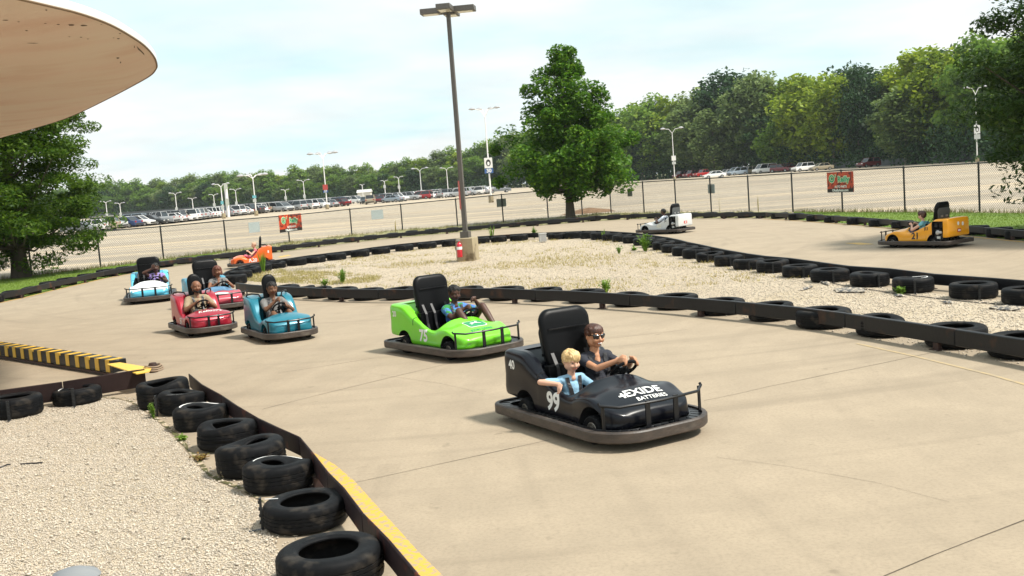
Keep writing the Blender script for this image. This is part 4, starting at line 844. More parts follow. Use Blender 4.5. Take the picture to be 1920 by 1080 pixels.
# far low fence of the lot under the woods
mb = MB()
P_ = [(*AT(px, itp([(180, 408), (600, 384), (940, 354)], px), 1)[:1],) for px in (0,)]
def farwall(pxs, dpo, h, lb):
    mb = MB(); pts = []
    for px in pxs: dp = itp(deps, px)+dpo; d = ray(px, 330); pts.append((d[0]*dp/d[1], dp))
    for a, b in zip(pts[:-1], pts[1:]):
        mb.box(((a[0]+b[0])/2, (a[1]+b[1])/2, h/2), (math.hypot(b[0]-a[0], b[1]-a[1]), .1, h), math.atan2(b[1]-a[1], b[0]-a[0]))
    tag(mb.build('boundary_wall', mat('boundary_grey', (.07, .08, .085), .8), smooth=0), lb, 'wall')
farwall(range(-100, 1000, 50), -24, 1.5, 'low grey boundary screen behind the parked cars at left'); farwall(range(1560, 2300, 60), -10, 1.3, 'low dark boundary screen at the foot of the right woods')

# ------------------------------------------------------------------ white lamp posts of the lot
def lot_lamp(px, ty_, by_, label, arms=2, heads=2, signs=None, dep=None, thick=1.):
    g = G(px, by_); dp = dep or min(g[1], 330.); dp = max(dp, 60); 
    ptop = AT(px, ty_, dp); pb = AT(px+ (by_-ty_)*.075, by_, dp); x = pb[0]; H_ = ptop[2]; k = dp/FPX; r = max(.11, .9*k)*thick
    t = thing('street_lamp', label, 'lamp post', (x, dp, 0), 0, 'white lamp posts in the parking lot')
    mb = MB(); mb.tube([(0, 0, 0), (0, 0, H_*.9)], [r, r*.6], 8); mb.build('pole', whitepole, t)
    mb = MB(); mb.lathe([(0, 0), (r*3, 0), (r*2.7, .8), (0, .8)], 8); mb.build('concrete_footing', cb, t)
    wd = 17*k*(1 if heads == 2 else 1.35)
    if heads == 2: wd = min(wd, (by_-ty_)*.14*k*1.6)
    hs = [-1, 1] if heads == 2 else [-1, -.45, .5, 1]
    for s in hs:
        mb = MB(); e = (s*wd, (.6 if abs(s) < 1 else 0)*wd, H_-.05*wd); mb.tube([(0, 0, H_*.9), (s*wd*.35, e[1]*.4, H_-.02*H_), e], r*.5, 6); mb.build('arm', whitepole, t)
        mb = MB(); rh = wd*.3; mb.lathe([(0, .5*rh), (rh*.5, .4*rh), (rh, 0), (rh*.8, -.15*rh), (0, -.3*rh)], 10); h_ = mb.build('lamp_head', mat('lamp_grey', (.35, .35, .36), .4), t); h_.location = e
    for (yy, w_, h_, c_, txt) in (signs or []):
        z = AT(px, yy, dp)[2]; mb = MB(); mb.box((0, -r-.1, z), (w_*k, .08, h_*k)); pn = mb.build('sign_panel', mat('lotsign_'+c_, {'w': (.75, .75, .72), 'b': (.05, .12, .3), 'r': (.45, .06, .05), 'c': (.15, .45, .5), 'g': (.5, .52, .5)}[c_], .5), t, 0)
        if txt == 'PIC':
            vf = [[(math.cos(u)*w_*k*.3, math.sin(u)*h_*k*.34, 0) for u in np.linspace(0, 6.28, 11)[:-1]]], None
            mb = MB(); mb.add([(a, -r-.15, z+b) for a, b, c in vf[0][0]], [tuple(range(10))]); mb.build('picture', bblack, pn, 0)
            mb = MB(); mb.add([(a*.5, -r-.155, z+b*.55-h_*k*.06) for a, b, c in vf[0][0]], [tuple(range(10))]); mb.build('picture', whitepaint, pn, 0)
        elif txt:
            vf = text_mesh(txt, h_*k*1.05, .03); mb = MB(); mb.add([(a, -r-.16, z+b) for a, b, c in vf[0]], vf[1]); mb.build('lettering', whitepaint if c_ != 'w' else mat('blue_print', (.05, .1, .35), .5), pn, 0)
lot_lamp(908, 202, 376, 'white lamp post with four heads and blue sign numbered 30', heads=4, signs=[(306, 15, 19, 'w', 'PIC'), (321, 16, 9, 'b', '30')], dep=128)
lot_lamp(606, 286, 391, 'white four headed lamp post with picture sign numbered 27', heads=4, signs=[(352, 9, 11, 'r', ''), (359, 9, 5, 'b', '27')], dep=180)
lot_lamp(475, 327, 402, 'white four headed lamp post with pale blue sign right of twin sign pole', heads=4, signs=[(369, 7, 5, 'c', ''), (376, 6, 6, 'g', '')], dep=165)
lot_lamp(415, 344, 404, 'white lamp post with blue sign directly left of the thick sign pole', signs=[(380, 5, 6, 'c', ''), (389, 5, 8, 'g', '')], dep=160)
lot_lamp(1258, 240, 334, 'white twin headed lamp post beside the dark red cars', signs=[(297, 8, 9, 'w', ''), (306, 7, 5, 'g', '')], dep=225)
lot_lamp(1822, 163, 303, 'white lamp post beside the white car at far right', signs=[(243, 11, 16, 'w', 'PIC'), (257, 11, 9, 'g', '')], dep=165)
for px, a, b, lb in ((199.5, 377, 415, 'leftmost small white lamp post beside the left tree'), (225.5, 380, 415, 'second small white lamp post, just right of the left tree'), (329.5, 361, 405, 'white twin lamp post above the middle of the left car rows'), (361, 371, 402, 'short white lamp post right of a taller one over the left cars'), (401, 364, 397, 'small white lamp post left of the thick sign pole'), (442, 354, 394, 'small white lamp post just right of the thick sign pole'),
        (535, 355, 384, 'short white lamp post above the first banner'), (569, 337, 381, 'white twin lamp post between the first banner and the 27 sign'), (679, 345.6, 364, 'tiny distant white lamp post before a pale building'), (720.6, 338, 363, 'small distant white lamp post left of a slightly taller one'), (747, 331, 364, 'white twin lamp post over the middle car rows'), (787, 315, 372, 'white twin lamp post with small blue sign left of the brown pole'), (837, 314, 358, 'white twin lamp post seen just left of the brown pole')):
    lot_lamp(px, a, b, lb, signs=[(b-13, 4.5, 6, 'g', '')] if px not in (361, 679, 837) else None, dep=min(G(px, b)[1], 300))
x, y, _ = AT(428, 400, 170); k = 170/FPX; t = thing('sign_pole', 'thick white pole carrying two stacked blank rectangular signs', 'sign pole', (x, y, 0))
mb = MB(); mb.tube([(0, 0, 0), (0, 0, AT(422, 344, 170)[2])], .26, 8); mb.build('pole', whitepole, t)
for (yy, h_) in ((350, 10), (379, 13)):
    mb = MB(); mb.box((.1, -.35, AT(422, yy, 170)[2]), (6.5*k, .1, h_*k)); mb.build('sign_panel', mat('pale_board', (.5, .52, .45), .6), t, 0)
x, y, z = AT(1506, 306, 262); t = thing('small_sign', 'small pink and white sign at the foot of the right woods', 'sign', (x, y, 0)); mb = MB(); mb.box((0, 0, z), (.9, .06, .8)); mb.build('panel', mat('pink_sign', (.7, .35, .35), .5), t, 0); mb = MB(); mb.tube([(0, .05, 0), (0, .05, z)], .05, 6); mb.build('post', whitepole, t)
x, y, z = AT(684, 366, 370); t = thing('shed', 'pale low building at the edge of the distant woods', 'building', (x, y, 0)); mb = MB(); mb.box((0, 0, 1.2), (4.6, 4, 2.4)); mb.build('wall', mat('shed_wall', (.6, .58, .52), .7), t, 0); mb = MB(); mb.add([(-2.6, -2.3, 2.4), (2.6, -2.3, 2.4), (2.6, 2.3, 2.4), (-2.6, 2.3, 2.4), (-2.6, 0, 3.4), (2.6, 0, 3.4)], [(0, 1, 5, 4), (2, 3, 4, 5), (0, 4, 3), (1, 2, 5), (0, 3, 2, 1)]); mb.build('roof', mat('shed_roof', (.5, .5, .48), .6), t, 0)

# ------------------------------------------------------------------ cars
glassm = mat('car_glass', (.012, .016, .02), .08, spec=.8); tyrem = mat('car_tyre', (.012, .012, .012), .7); rimm = mat('car_rim', (.45, .45, .46), .35, metal=.6); lampm = mat('car_lamp', (.75, .75, .72), .2); tailm = mat('tail_lamp', (.35, .01, .01), .3); trimm = mat('car_trim', (.02, .02, .022), .5)
SPEC = {  # length, width, belt z, roof z, low profile, greenhouse x0 base, x1 base, x0 roof, x1 roof
 'sedan': (4.7, 1.8, .92, 1.44, [(2.35, .45), (2.3, .68), (1.2, .92), (-1.7, .95), (-2.3, .9), (-2.35, .5)], (-1.75, 1.15, -1.1, .35)),
 'suv':   (4.7, 1.86, 1.08, 1.78, [(2.35, .5), (2.3, .92), (1.25, 1.08), (-2.25, 1.1), (-2.33, 1.0), (-2.35, .5)], (-2.25, 1.15, -2.0, .5)),
 'minivan': (5., 1.95, 1.05, 1.75, [(2.5, .45), (2.42, .8), (1.7, 1.0), (-2.4, 1.08), (-2.48, 1.0), (-2.5, .45)], (-2.4, 1.7, -2.2, .6)),
 'van':   (5.4, 2.0, 1.15, 2.1, [(2.7, .5), (2.65, .95), (1.9, 1.15), (-2.62, 1.18), (-2.7, 1.1), (-2.7, .5)], (-2.6, 1.9, -2.55, 1.1)),
 'pickup': (5.4, 1.95, 1.1, 1.8, [(2.7, .55), (2.65, .95), (1.3, 1.1), (-2.65, 1.1), (-2.7, 1.05), (-2.7, .55)], (-.9, 1.2, -.7, .5)),
 'hatch': (4.1, 1.72, .95, 1.48, [(2.05, .45), (2.0, .7), (1.1, .95), (-1.95, 1.0), (-2.03, .9), (-2.05, .5)], (-1.95, 1.1, -1.5, .3))}
def car_parts(kind):
    L_, W_, zb, zr, low, (g0, g1, r0, r1) = SPEC[kind]; P = {}; hw = W_/2; wx = L_*.305; rw = .34 if kind in ('suv', 'van', 'pickup') else .31
    top = [(x, z) for x, z in low]; bot = [(-L_/2+.05, .28)]
    for c in (-wx, wx):
        bot += [(c+(rw+.07)*math.cos(a), max(.25, rw+(rw+.07)*math.sin(a))) for a in np.linspace(math.pi, 0, 8)]
    bot += [(L_/2-.05, .28)]; poly = bot+top; n = len(poly); b = MB(); V = []
    for yy, ins in ((-hw, .05), (-hw*.97, 0), (hw*.97, 0), (hw, .05)):
        V += [(x*(1-ins*.3), yy if False else yy, z-(ins if z > .6 else 0)) for x, z in poly]
    b.add(V, [(i*n+j, i*n+(j+1) % n, (i+1)*n+(j+1) % n, (i+1)*n+j) for i in range(3) for j in range(n)]+[tuple(range(n))[::-1], tuple(range(3*n, 4*n))]); 
    rt = .8*hw; b.box(((r0+r1)/2, 0, zr+.01), (r1-r0, rt*2, .06)); P['body'] = (b, None)
    for sx0, sx1 in ((g0, r0), (g1, r1), ((g0*.45+g1*.55), (r0*.45+r1*.55))):
        for s in (-1, 1): pil = MB(); pil.tube([(sx0, s*hw*.93, zb-.03), (sx1, s*rt*1.0, zr)], .04, 4); P['pillar%d%d' % (s, int(sx0*100))] = (pil, None)
    g = MB(); q = hw*.91; g.add([(g0, -q, zb-.06), (g1, -q, zb-.06), (g1, q, zb-.06), (g0, q, zb-.06), (r0, -rt*.97, zr), (r1, -rt*.97, zr), (r1, rt*.97, zr), (r0, rt*.97, zr)], [(0, 1, 5, 4), (1, 2, 6, 5), (2, 3, 7, 6), (3, 0, 4, 7), (4, 5, 6, 7)]); P['window'] = (g, glassm)
    for sx in (-1, 1):
        for sy in (-1, 1):
            w_ = MB(); c = (sx*wx, sy*(hw-.1), rw); w_.lathe([(0, -.1), (rw*.62, -.1), (rw*.68, -.11), (rw, -.1), (rw, .1), (rw*.68, .11), (rw*.62, .1), (0, .1)], 14, c=c, axis='Y'); P['wheel%d%d' % (sx, sy)] = (w_, tyrem)
            w2 = MB(); w2.lathe([(0, sy*.112), (rw*.6, sy*.115), (rw*.6, sy*.09)], 10, c=c, axis='Y'); P['rim%d%d' % (sx, sy)] = (w2, rimm)
    for sy in (-1, 1):
        h = MB(); h.box((L_/2-.05, sy*(hw-.28), low[1][1]-.1), (.12, .36, .14)); P['headlight%d' % sy] = (h, lampm)
        h = MB(); h.box((-L_/2+.03, sy*(hw-.2), low[-2][1]-.12), (.1, .26, .2)); P['taillight%d' % sy] = (h, tailm)
    h = MB(); h.box((L_/2-.02, 0, .45), (.1, W_*.86, .2)); P['bumper1'] = (h, trimm); h = MB(); h.box((-L_/2+.02, 0, .45), (.1, W_*.86, .2)); P['bumper2'] = (h, trimm)
    return P
COLS = {'white': (.75, .75, .74), 'silver': (.42, .43, .44), 'dark red': (.16, .008, .012), 'red': (.35, .012, .012), 'black': (.015, .016, .018), 'blue': (.03, .06, .16), 'grey': (.16, .17, .18), 'gold': (.36, .31, .22), 'dark green': (.02, .05, .035), 'pale blue': (.28, .34, .4)}
def paint(c): return mat('car_paint_'+c.replace(' ', '_'), COLS[c], .35, coat=.6, metal=.15 if c in ('silver', 'grey', 'gold', 'pale blue') else 0)
CM = {}
for kd in SPEC:
    P = car_parts(kd); CM[kd] = {n_: (mb_.mesh(n_, m_ or paint('white'), 35), m_) for n_, (mb_, m_) in P.items()}
    far = MB(); mats_ = [paint('white'), glassm, tyrem, rimm, lampm, tailm, trimm]
    for n_, (mb_, m_) in P.items(): far.mi = 0 if m_ is None else mats_.index(m_); far.add(mb_.v, mb_.f)
    CM[kd]['far'] = far.mesh('parked_car', mats_, 35)
def setmat(o, m_): o.material_slots[0].link = 'OBJECT'; o.material_slots[0].material = m_
def near_car(px, py, kd, col, rz, label, dep=None):
    g = G(px, py) if dep is None else AT(px, py, dep)[:2]; t = thing('parked_car', label, 'car' if kd not in ('van', 'pickup') else kd, (g[0], g[1], 0), R_(rz), 'cars parked before the right woods')
    for n_, v in CM[kd].items():
        if n_ == 'far': continue
        me_, m_ = v; o = link(''.join(c for c in n_ if c.isalpha()), me_, t)
        if m_ is None: setmat(o, paint(col))
for a in ((1260, 334, 'hatch', 'dark green', 200, 'dark green car half hidden behind the lamp post on the right lot'), (1277, 334, 'suv', 'dark red', 215, 'first dark red car right of the lamp post'), (1297, 333, 'suv', 'dark red', 215, 'second dark red car right of the lamp post'), (1320, 331.5, 'pickup', 'red', 205, 'bright red pickup behind the white sedan'), (1339, 334, 'sedan', 'white', 185, 'white sedan parked in front of the red pickup'),
          (1351, 328, 'hatch', 'pale blue', 205, 'pale blue car hidden between white sedan and silver car'), (1364, 329, 'sedan', 'silver', 208, 'silver car just right of the white sedan'), (1382, 328.5, 'minivan', 'pale blue', 208, 'blue silver minivan in the middle of the right row'), (1404, 326.5, 'suv', 'gold', 214, 'tan estate car left of the white van'), (1434, 325, 'van', 'white', 198, 'large white passenger van in the right row'),
          (1462, 323, 'suv', 'dark red', 330, 'dark red tall car right of the white van'), (1478, 321.5, 'pickup', 'dark red', 200, 'dark red pickup beside the dark red tall car'), (1506, 321.5, 'suv', 'white', 200, 'white off roader right of the dark red pickup'), (1540, 319.5, 'sedan', 'gold', 192, 'gold sedan at the right end of the parked row'), (1629, 313.5, 'suv', 'dark red', 204, 'lone dark red car above the second banner'), (1799, 303, 'suv', 'white', 345, 'lone white car at far right near the lamp post')):
    near_car(*a)
near_car(936, 361, 'pickup', 'grey', 10, 'dark pickup parked left of the 30 sign pole', 240); near_car(930, 357, 'pickup', 'silver', 10, 'silver pickup at far side beside the big tree', 300); near_car(908, 359, 'sedan', 'white', 160, 'white car behind the pole with the 30 sign', 290)
# packed rows far away
rowpx = [(150, 437), (200, 431), (260, 425), (330, 417.5), (400, 409), (480, 401), (560, 394), (640, 387), (720, 381), (800, 373), (860, 369), (905, 364)]
wt = [.26, .24, .05, .07, .1, .04, .16, .05, .02, .05]; CN = ['white', 'silver', 'dark red', 'black', 'grey', 'blue', 'white', 'gold', 'red', 'pale blue']
FR = [Vector((G(x, y)[0], G(x, y)[1], 0)) for x, y in rowpx]
nfar = 0
def P_IX(p): q = np.array([p.x, p.y, -CAMH]); return 960+FPX*float(q@CR)/float(q@_f)
for r_ in range(6):
    P = []
    for i, p in enumerate(FR):
        d = Vector((p.x, p.y, 0)).normalized(); P.append(p+Vector((0, 1, 0))*(r_*5.4+(r_//2)*6.5))
    for j, (p, d) in enumerate(path_pts(P, 2.95+.25*r_, random.random()*2)):
        pxx = 960+FPX*(p.x/p.y)
        if random.random() < .10+.03*r_ or pxx < 120: continue
        if pxx > 660 and (random.random() < .3): continue
        col = random.choices(CN, wt)[0]; kd = random.choice(('sedan', 'suv', 'minivan', 'sedan', 'hatch', 'pickup', 'suv'))
        o = link('parked_car', CM[kd]['far']); setmat(o, paint(col)); nfar += 1
        o.location = (p.x+random.uniform(-.2, .2), p.y+random.uniform(-.5, .5), 0); o.rotation_euler = (0, 0, math.atan2(d.y, d.x)+R_(90 if random.random() < .6 else -90)+random.gauss(0, .03))
        lm = min(LMK, key=lambda q: abs(q[0]-P_IX(p)))[1].replace('above', 'below').replace('behind', 'near'); rw = ('nearest row', 'second row', 'third row', 'fourth row', 'fifth row', 'farthest row')[r_]
        tag(o, '%s %s in the %s, %s' % (col, {'suv': 'tall car', 'hatch': 'small car'}.get(kd, kd), rw, lm), 'car', 'cars packed in the far rows')
print('far cars', nfar, 'wood trees', WOODN)

# ------------------------------------------------------------------ go-karts
def loft_body(stations, sub=4, psub=3):
    """stations: rows (x, [(y,z)...]) front to rear; half profile from the underside centre round to the top centre"""
    xs = [s[0] for s in stations]; A = np.array([[(s[0], y, z) for y, z in s[1]] for s in stations])      # S,K,3
    k = A.shape[1]; B = catmull(A.reshape(len(xs), -1), sub).reshape(-1, k, 3)
    rows = []
    for r in B: rows.append(catmull(r, psub))
    B = np.array(rows); S, K = B.shape[:2]; V = []
    for r in B:
        V += [tuple(p) for p in r]; V += [(p[0], -p[1], p[2]) for p in r[-2:0:-1]]
    n = 2*K-2; F = [(i*n+j, i*n+(j+1) % n, (i+1)*n+(j+1) % n, (i+1)*n+j) for i in range(S-1) for j in range(n)]
    F += [tuple(range(n))[::-1], tuple(range((S-1)*n, S*n))]; return V, F
def hp(w, zb, zs, zc, tuck=.9, sh=.95, mid=1.0, c1=.35, c2=.85):
    return [(0, zb), (w*tuck*.6, zb), (w*tuck, zb), (w*(tuck+.115), zb+.03), (w*mid, zb+(zs-zb)*.45), (w*.995, zs-.045), (w*sh, zs), (w*.78, zs+(zc-zs)*c1), (w*.42, zs+(zc-zs)*c2), (0, zc)]
def cutter(mbx, mi=1):
    me = bpy.data.meshes.new('c'); me.from_pydata(mbx.v, [], mbx.f); me.materials.append(None); me.materials.append(None); me.polygons.foreach_set('material_index', [mi]*len(me.polygons))
    bm = bmesh.new(); bm.from_mesh(me); bmesh.ops.recalc_face_normals(bm, faces=bm.faces); bm.to_mesh(me); bm.free()
    return link('c', me)
def body_mesh(stations, cuts):
    V, F = loft_body(stations); me = bpy.data.meshes.new('body'); me.from_pydata(V, [], F); me.materials.append(None); me.materials.append(None)
    bm = bmesh.new(); bm.from_mesh(me); bmesh.ops.recalc_face_normals(bm, faces=bm.faces); bm.to_mesh(me); bm.free()
    o = link('b', me); r = bool_op(o, [cutter(c, 0 if len(c.v) == 12 and len(c.f) == 8 else 1) for c in cuts]); bpy.data.objects.remove(o); r.name = 'body'
    r.polygons.foreach_set('use_smooth', [True]*len(r.polygons)); r.set_sharp_from_angle(angle=R_(38)); return r
KS = {'A': (.885, .92, .95), 'B': (.81, .81, .95)}
def rrect(x0, x1, y0, y1, rs, n=6):
    """rounded plan, rs=(front-left.. radius front, radius rear)"""
    out = []; rf, rr = rs
    for cx_, cy_, r, a0 in ((x1-rf, y1-rf, rf, 0), (x0+rr, y1-rr, rr, 90), (x0+rr, y0+rr, rr, 180), (x1-rf, y0+rf, rf, 270)):
        for i in range(n+1): a = R_(a0+90*i/n); out.append((cx_+r*math.cos(a), cy_+r*math.sin(a)))
    return out
def bumper_plan(L0, L1, hw, rf, rr, bow):
    P = rrect(L0, L1, -hw, hw, (rf, rr), 7); return [(x+(bow*(1-(y/hw)**2) if x > L1-rf*.6 else 0), y) for x, y in P]
def band(mb, plan, z0, z1, th):
    n = len(plan); q = []
    for i in range(n):
        a = Vector(plan[i-1]); b = Vector(plan[(i+1) % n]); t = (b-a).normalized(); nn = Vector((t.y, -t.x)); q.append((plan[i][0]-nn.x*th, plan[i][1]-nn.y*th))
    c = .012; V = []
    for (x, y), (u, v) in zip(plan, q):
        ox, oy = (x-u)/th*c, (y-v)/th*c
        V += [(x-ox, y-oy, z0), (x, y, z0+c), (x, y, z1-c), (x-ox, y-oy, z1), (u, v, z1), (u, v, z0)]
    mb.add(V, [(6*i+j, 6*((i+1) % n)+j, 6*((i+1) % n)+(j+1) % 6, 6*i+(j+1) % 6) for i in range(n) for j in range(6)]); return q
def wheel_parts():
    w = MB(); R0 = .14; w.lathe([(.075, -.055), (.085, -.065), (.12, -.066), (.136, -.05), (.14, -.02), (.14, .02), (.136, .05), (.12, .066), (.085, .065), (.075, .055)], 22, axis='Y'); tm = w.mesh('tyre', rubber, 40)
    r = MB(); r.lathe([(.078, -.055), (.07, -.06), (.062, -.03), (.03, -.02), (.03, -.045), (0, -.045)], 16, axis='Y'); r.lathe([(.078, .055), (.07, .06), (.062, .03), (.03, .02), (.03, .045), (0, .045)], 16, axis='Y')
    for i in range(5): a = i*1.2566; r.tube([(.045*math.cos(a), -.05, .045*math.sin(a)), (.045*math.cos(a), .05, .045*math.sin(a))], .008, 5)
    return tm, r.mesh('rim', mat('kart_rim', (.32, .29, .25), .45, metal=.5), 40)
def seat_back(w, z0, z1, x0, x1, th, rad, name='backrest', grooves=(.55, .8)):
    """tall slab leaning back; plan in local (y,z)"""
    pts = []; n = 8; hz = z1-z0
    pts = [(-w*.42, 0), (w*.42, 0), (w*.47, hz*.3), (w*.5, hz-rad)]
    pts += [(w*.5-rad+rad*math.cos(R_(90*i/n)), hz-rad+rad*math.sin(R_(90*i/n))) for i in range(1, n+1)]
    pts += [(-(w*.5-rad)-rad*math.sin(R_(90*i/n)), hz-rad+rad*math.cos(R_(90*i/n))) for i in range(0, n+1)]
    pts += [(-w*.47, hz*.3)]
    c = (0, hz*.5); V = []; lay = ((0, .80), (.18, .93), (.45, 1), (.7, 1), (.9, .95), (1, .86)); m_ = len(pts)
    for u, s in lay:
        for y, z in pts: V.append((x0+(x1-x0)*(c[1]+(z-c[1])*s)/hz+th*(u-.5), y*s, z0+c[1]+(z-c[1])*s))
    F = [(i*m_+j, i*m_+(j+1) % m_, (i+1)*m_+(j+1) % m_, (i+1)*m_+j) for i in range(len(lay)-1) for j in range(m_)]+[tuple(range(m_))[::-1], tuple(range((len(lay)-1)*m_, len(lay)*m_))]
    return V, F
KC = {}
def kart_meshes(kind):
    if kind in KC: return KC[kind]
    K = {}
    if kind == 'A':
        S = [(1.02, hp(.34, .2, .27, .28)), (.99, hp(.46, .165, .30, .325)), (.90, hp(.54, .15, .345, .375)), (.78, hp(.575, .15, .375, .42)), (.62, hp(.59, .15, .43, .465, c1=.05)), (.48, hp(.59, .15, .43, .485, c1=.1)), (.34, hp(.58, .15, .40, .53, c1=.3)), (.26, hp(.575, .15, .38, .545, c1=.4)),
             (.1, hp(.57, .15, .385, .54, c1=.05, c2=.2)), (-.1, hp(.57, .15, .435, .50)), (-.24, hp(.57, .15, .50, .52)), (-.36, hp(.575, .15, .545, .56)), (-.43, hp(.575, .16, .58, .60, sh=.90)), (-.56, hp(.58, .2, .665, .68, sh=.84)), (-.70, hp(.585, .24, .735, .745, sh=.84)), (-.9, hp(.585, .26, .745, .755, sh=.88)), (-1.06, hp(.58, .27, .745, .755, sh=.90)), (-1.09, hp(.55, .30, .72, .73, sh=.88))]
        S = [(x*(.965 if x > .3 else 1), [(y*.9, z) for y, z in q]) for x, q in S]; cuts = []
        c = MB(); P = [(-.50, -.40), (-.2, -.45), (.06, -.45), (.22, -.36), (.27, -.2), (.27, .2), (.22, .36), (.06, .45), (-.2, .45), (-.50, .40)]; c.prism(P[::-1], .19, 1.2); cuts.append(c)
        for x in (.63, -.66):
            for s in (-1, 1): c = MB(); c.lathe([(0, s*.31), (.208, s*.31), (.208, s*.75), (0, s*.75)], 24, c=(x, 0, .155), axis='Y'); cuts.append(c)
        c = MB(); c.box((-.78+.0, .5, .46), (.34, .5, .46)); cuts.append(c)
        c = MB(); q = [(-.34, .44), (-.46, .46), (-.66, .64), (-.86, .735), (-.86, 1.0), (-.34, 1.0)]
        c.add([(x, y_, z) for y_ in (-.385, .385) for x, z in q], [tuple(range(6))[::-1], tuple(range(6, 12))]+[(i, (i+1) % 6, 6+(i+1) % 6, 6+i) for i in range(6)]); cuts.append(c); NOTDARK = len(cuts)-1
        for s in (-1, 1): c = MB(); c.box((-.385, s*.53, .62), (.016, .2, .34)); cuts.append(c)
        K['body'] = body_mesh(S, cuts); K['wheels'] = [(.63, .475), (.63, -.475), (-.66, .475), (-.66, -.475)]
        K['plan'] = bumper_plan(-1.2, 1.18, .70, .42, .2, .05)
        V, F = seat_back(.64, .46, 1.17, -.51, -.64, .12, .14); m = MB(); m.add(V, F); K['backrest'] = m.mesh('backrest', vinyl, 50)
        m = MB(); m.box((-.52, 0, .97), (.02, .5, .012)); m.box((-.56-.055, 0, .70), (.012, .60, .03)); m.box((-.535, 0, .86), (.02, .54, .012)); m.box((-.515, 0, .70), (.02, .5, .012)); K['seams'] = m.mesh('seat_seam', blackpaint, 0)
        m = MB(); m.add(*[[(x, y, z) for x, y, z in seat_back(.60, .0, .40, 0, -.03, .02, .1)[0]], seat_back(.60, .0, .40, 0, -.03, .02, .1)[1]]); m.v = [(x-.64, y, z+.62) for x, y, z in m.v]; K['back_panel'] = m.mesh('back_panel', mat('seat_back_grey', (.06, .065, .065), .6), 50)
        m = MB(); m.box((-.08, 0, .24), (.5, .78, .12)); m.box((-.38, 0, .44), (.1, .78, .36)); K['seat'] = m.mesh('seat', vinyl, 30)
        K['sw'] = (.17, .22, .56); K['hb'] = dict(z=.43, x=1.06, hw=.6); K['single'] = False
    else:
        S = [(.95, hp(.24, .2, .27, .28)), (.92, hp(.36, .16, .31, .335)), (.83, hp(.44, .15, .365, .40)), (.68, hp(.49, .15, .40, .45)), (.5, hp(.505, .15, .40, .48)), (.34, hp(.50, .15, .36, .47)), (.2, hp(.485, .15, .33, .40, c1=.1)), (.02, hp(.48, .15, .36, .38)), (-.14, hp(.485, .15, .46, .48, sh=.9)),
             (-.28, hp(.49, .15, .62, .64, sh=.86)), (-.42, hp(.495, .16, .71, .73, sh=.88)), (-.62, hp(.50, .2, .75, .77, sh=.9)), (-.8, hp(.495, .23, .76, .775, sh=.9)), (-.88, hp(.47, .25, .74, .75, sh=.88))]
        cuts = []; c = MB(); P = [(-.46, -.27), (-.2, -.33), (0, -.38), (.2, -.38), (.36, -.26), (.40, 0), (.36, .26), (.2, .38), (0, .38), (-.2, .33), (-.46, .27)]; c.prism(P[::-1], .19, 1.2); cuts.append(c)
        for x in (.55, -.55):
            for s in (-1, 1): c = MB(); c.lathe([(0, s*.30), (.185, s*.30), (.185, s*.65), (0, s*.65)], 24, c=(x, 0, .155), axis='Y'); cuts.append(c)
        K['body'] = body_mesh(S, cuts); K['wheels'] = [(.55, .44), (.55, -.44), (-.55, .44), (-.55, -.44)]
        K['plan'] = bumper_plan(-1.02, 1.06, .60, .36, .2, .05)
        V, F = seat_back(.32, .30, 1.15, -.34, -.46, .1, .158); m = MB(); m.add(V, F); K['backrest'] = m.mesh('backrest', vinyl, 50)
        m = MB(); m.tube([(-.39+.04*math.cos(a)*0-.012-(.2*math.sin(a)*.14), .115*math.cos(a), .95+.13*math.sin(a)) for a in np.linspace(0, 6.28, 20)[:-1]], .007, 6, closed=True); K['seams'] = m.mesh('seat_seam', blackpaint, 0)
        K['back_panel'] = None; m = MB(); m.box((-.08, 0, .24), (.44, .44, .12)); m.box((-.32, 0, .42), (.1, .4, .34)); K['seat'] = m.mesh('seat', vinyl, 30)
        K['sw'] = (.17, 0, .56); K['hb'] = dict(z=.40, x=.96, hw=.5); K['single'] = True
        K['hoop'] = []
        for s in (-1, 1): m = MB(); m.tube([(-.36, s*.22, .72), (-.40, s*.26, .80), (-.5, s*.38, .815), (-.66, s*.44, .80), (-.72, s*.45, .74)], .016, 8); K['hoop'].append(m.mesh('hoop', blackpaint, 40))
    m = MB(); inn = band(m, K['plan'], .085, .19, .05); K['bumper'] = m.mesh('bumper', bumpermat, 35)
    # deck lattice between bumper and body
    m = MB(); bm_in = [(x*.97-.0, y*.965) for x, y in inn]; n = len(inn)
    ring2 = []
    for (x, y) in inn: L_ = math.hypot(x*.6, y); ring2.append((x*(1-.135/max(.3, math.hypot(x, y))), y*(1-.135/max(.3, math.hypot(x, y)))))
    m.tube([(x, y, .165) for x, y in ring2], .013, 6, closed=True)
    per = [Vector((*p, 0)) for p in inn]+[Vector((*inn[0], 0))]
    for p, d in path_pts(per, .10, .03):
        k_ = 1-.135/max(.3, p.length); q = Vector((p.x*k_, p.y*k_, 0)); a = math.atan2(q.y-p.y, q.x-p.x); m.box(((p.x+q.x)/2, (p.y+q.y)/2, .168), ((q-p).length, .062, .012), a)
    K['deck'] = m.mesh('bumper_deck', blackpaint, 30)
    m = MB(); m.prism([(x*.985, y*.98) for x, y in inn][::-1], .10, .108); K['pan'] = m.mesh('floor_pan', darkmetal, 0)  # plate added under the deck to darken its slots and close the ground shadow
    hb = K['hb']; m = MB(); z = hb['z']; X = hb['x']; hw = hb['hw']; m.tube([(X-.14, -hw-.02, z+.02), (X-.12, -hw-.02, z), (X, -hw*.8, z-.02), (X+.05, 0, z-.02), (X, hw*.8, z-.02), (X-.12, hw+.02, z), (X-.14, hw+.02, z+.02)], .014, 8)
    K['guard_bar'] = m.mesh('guard_bar', blackpaint, 40); L_ = []
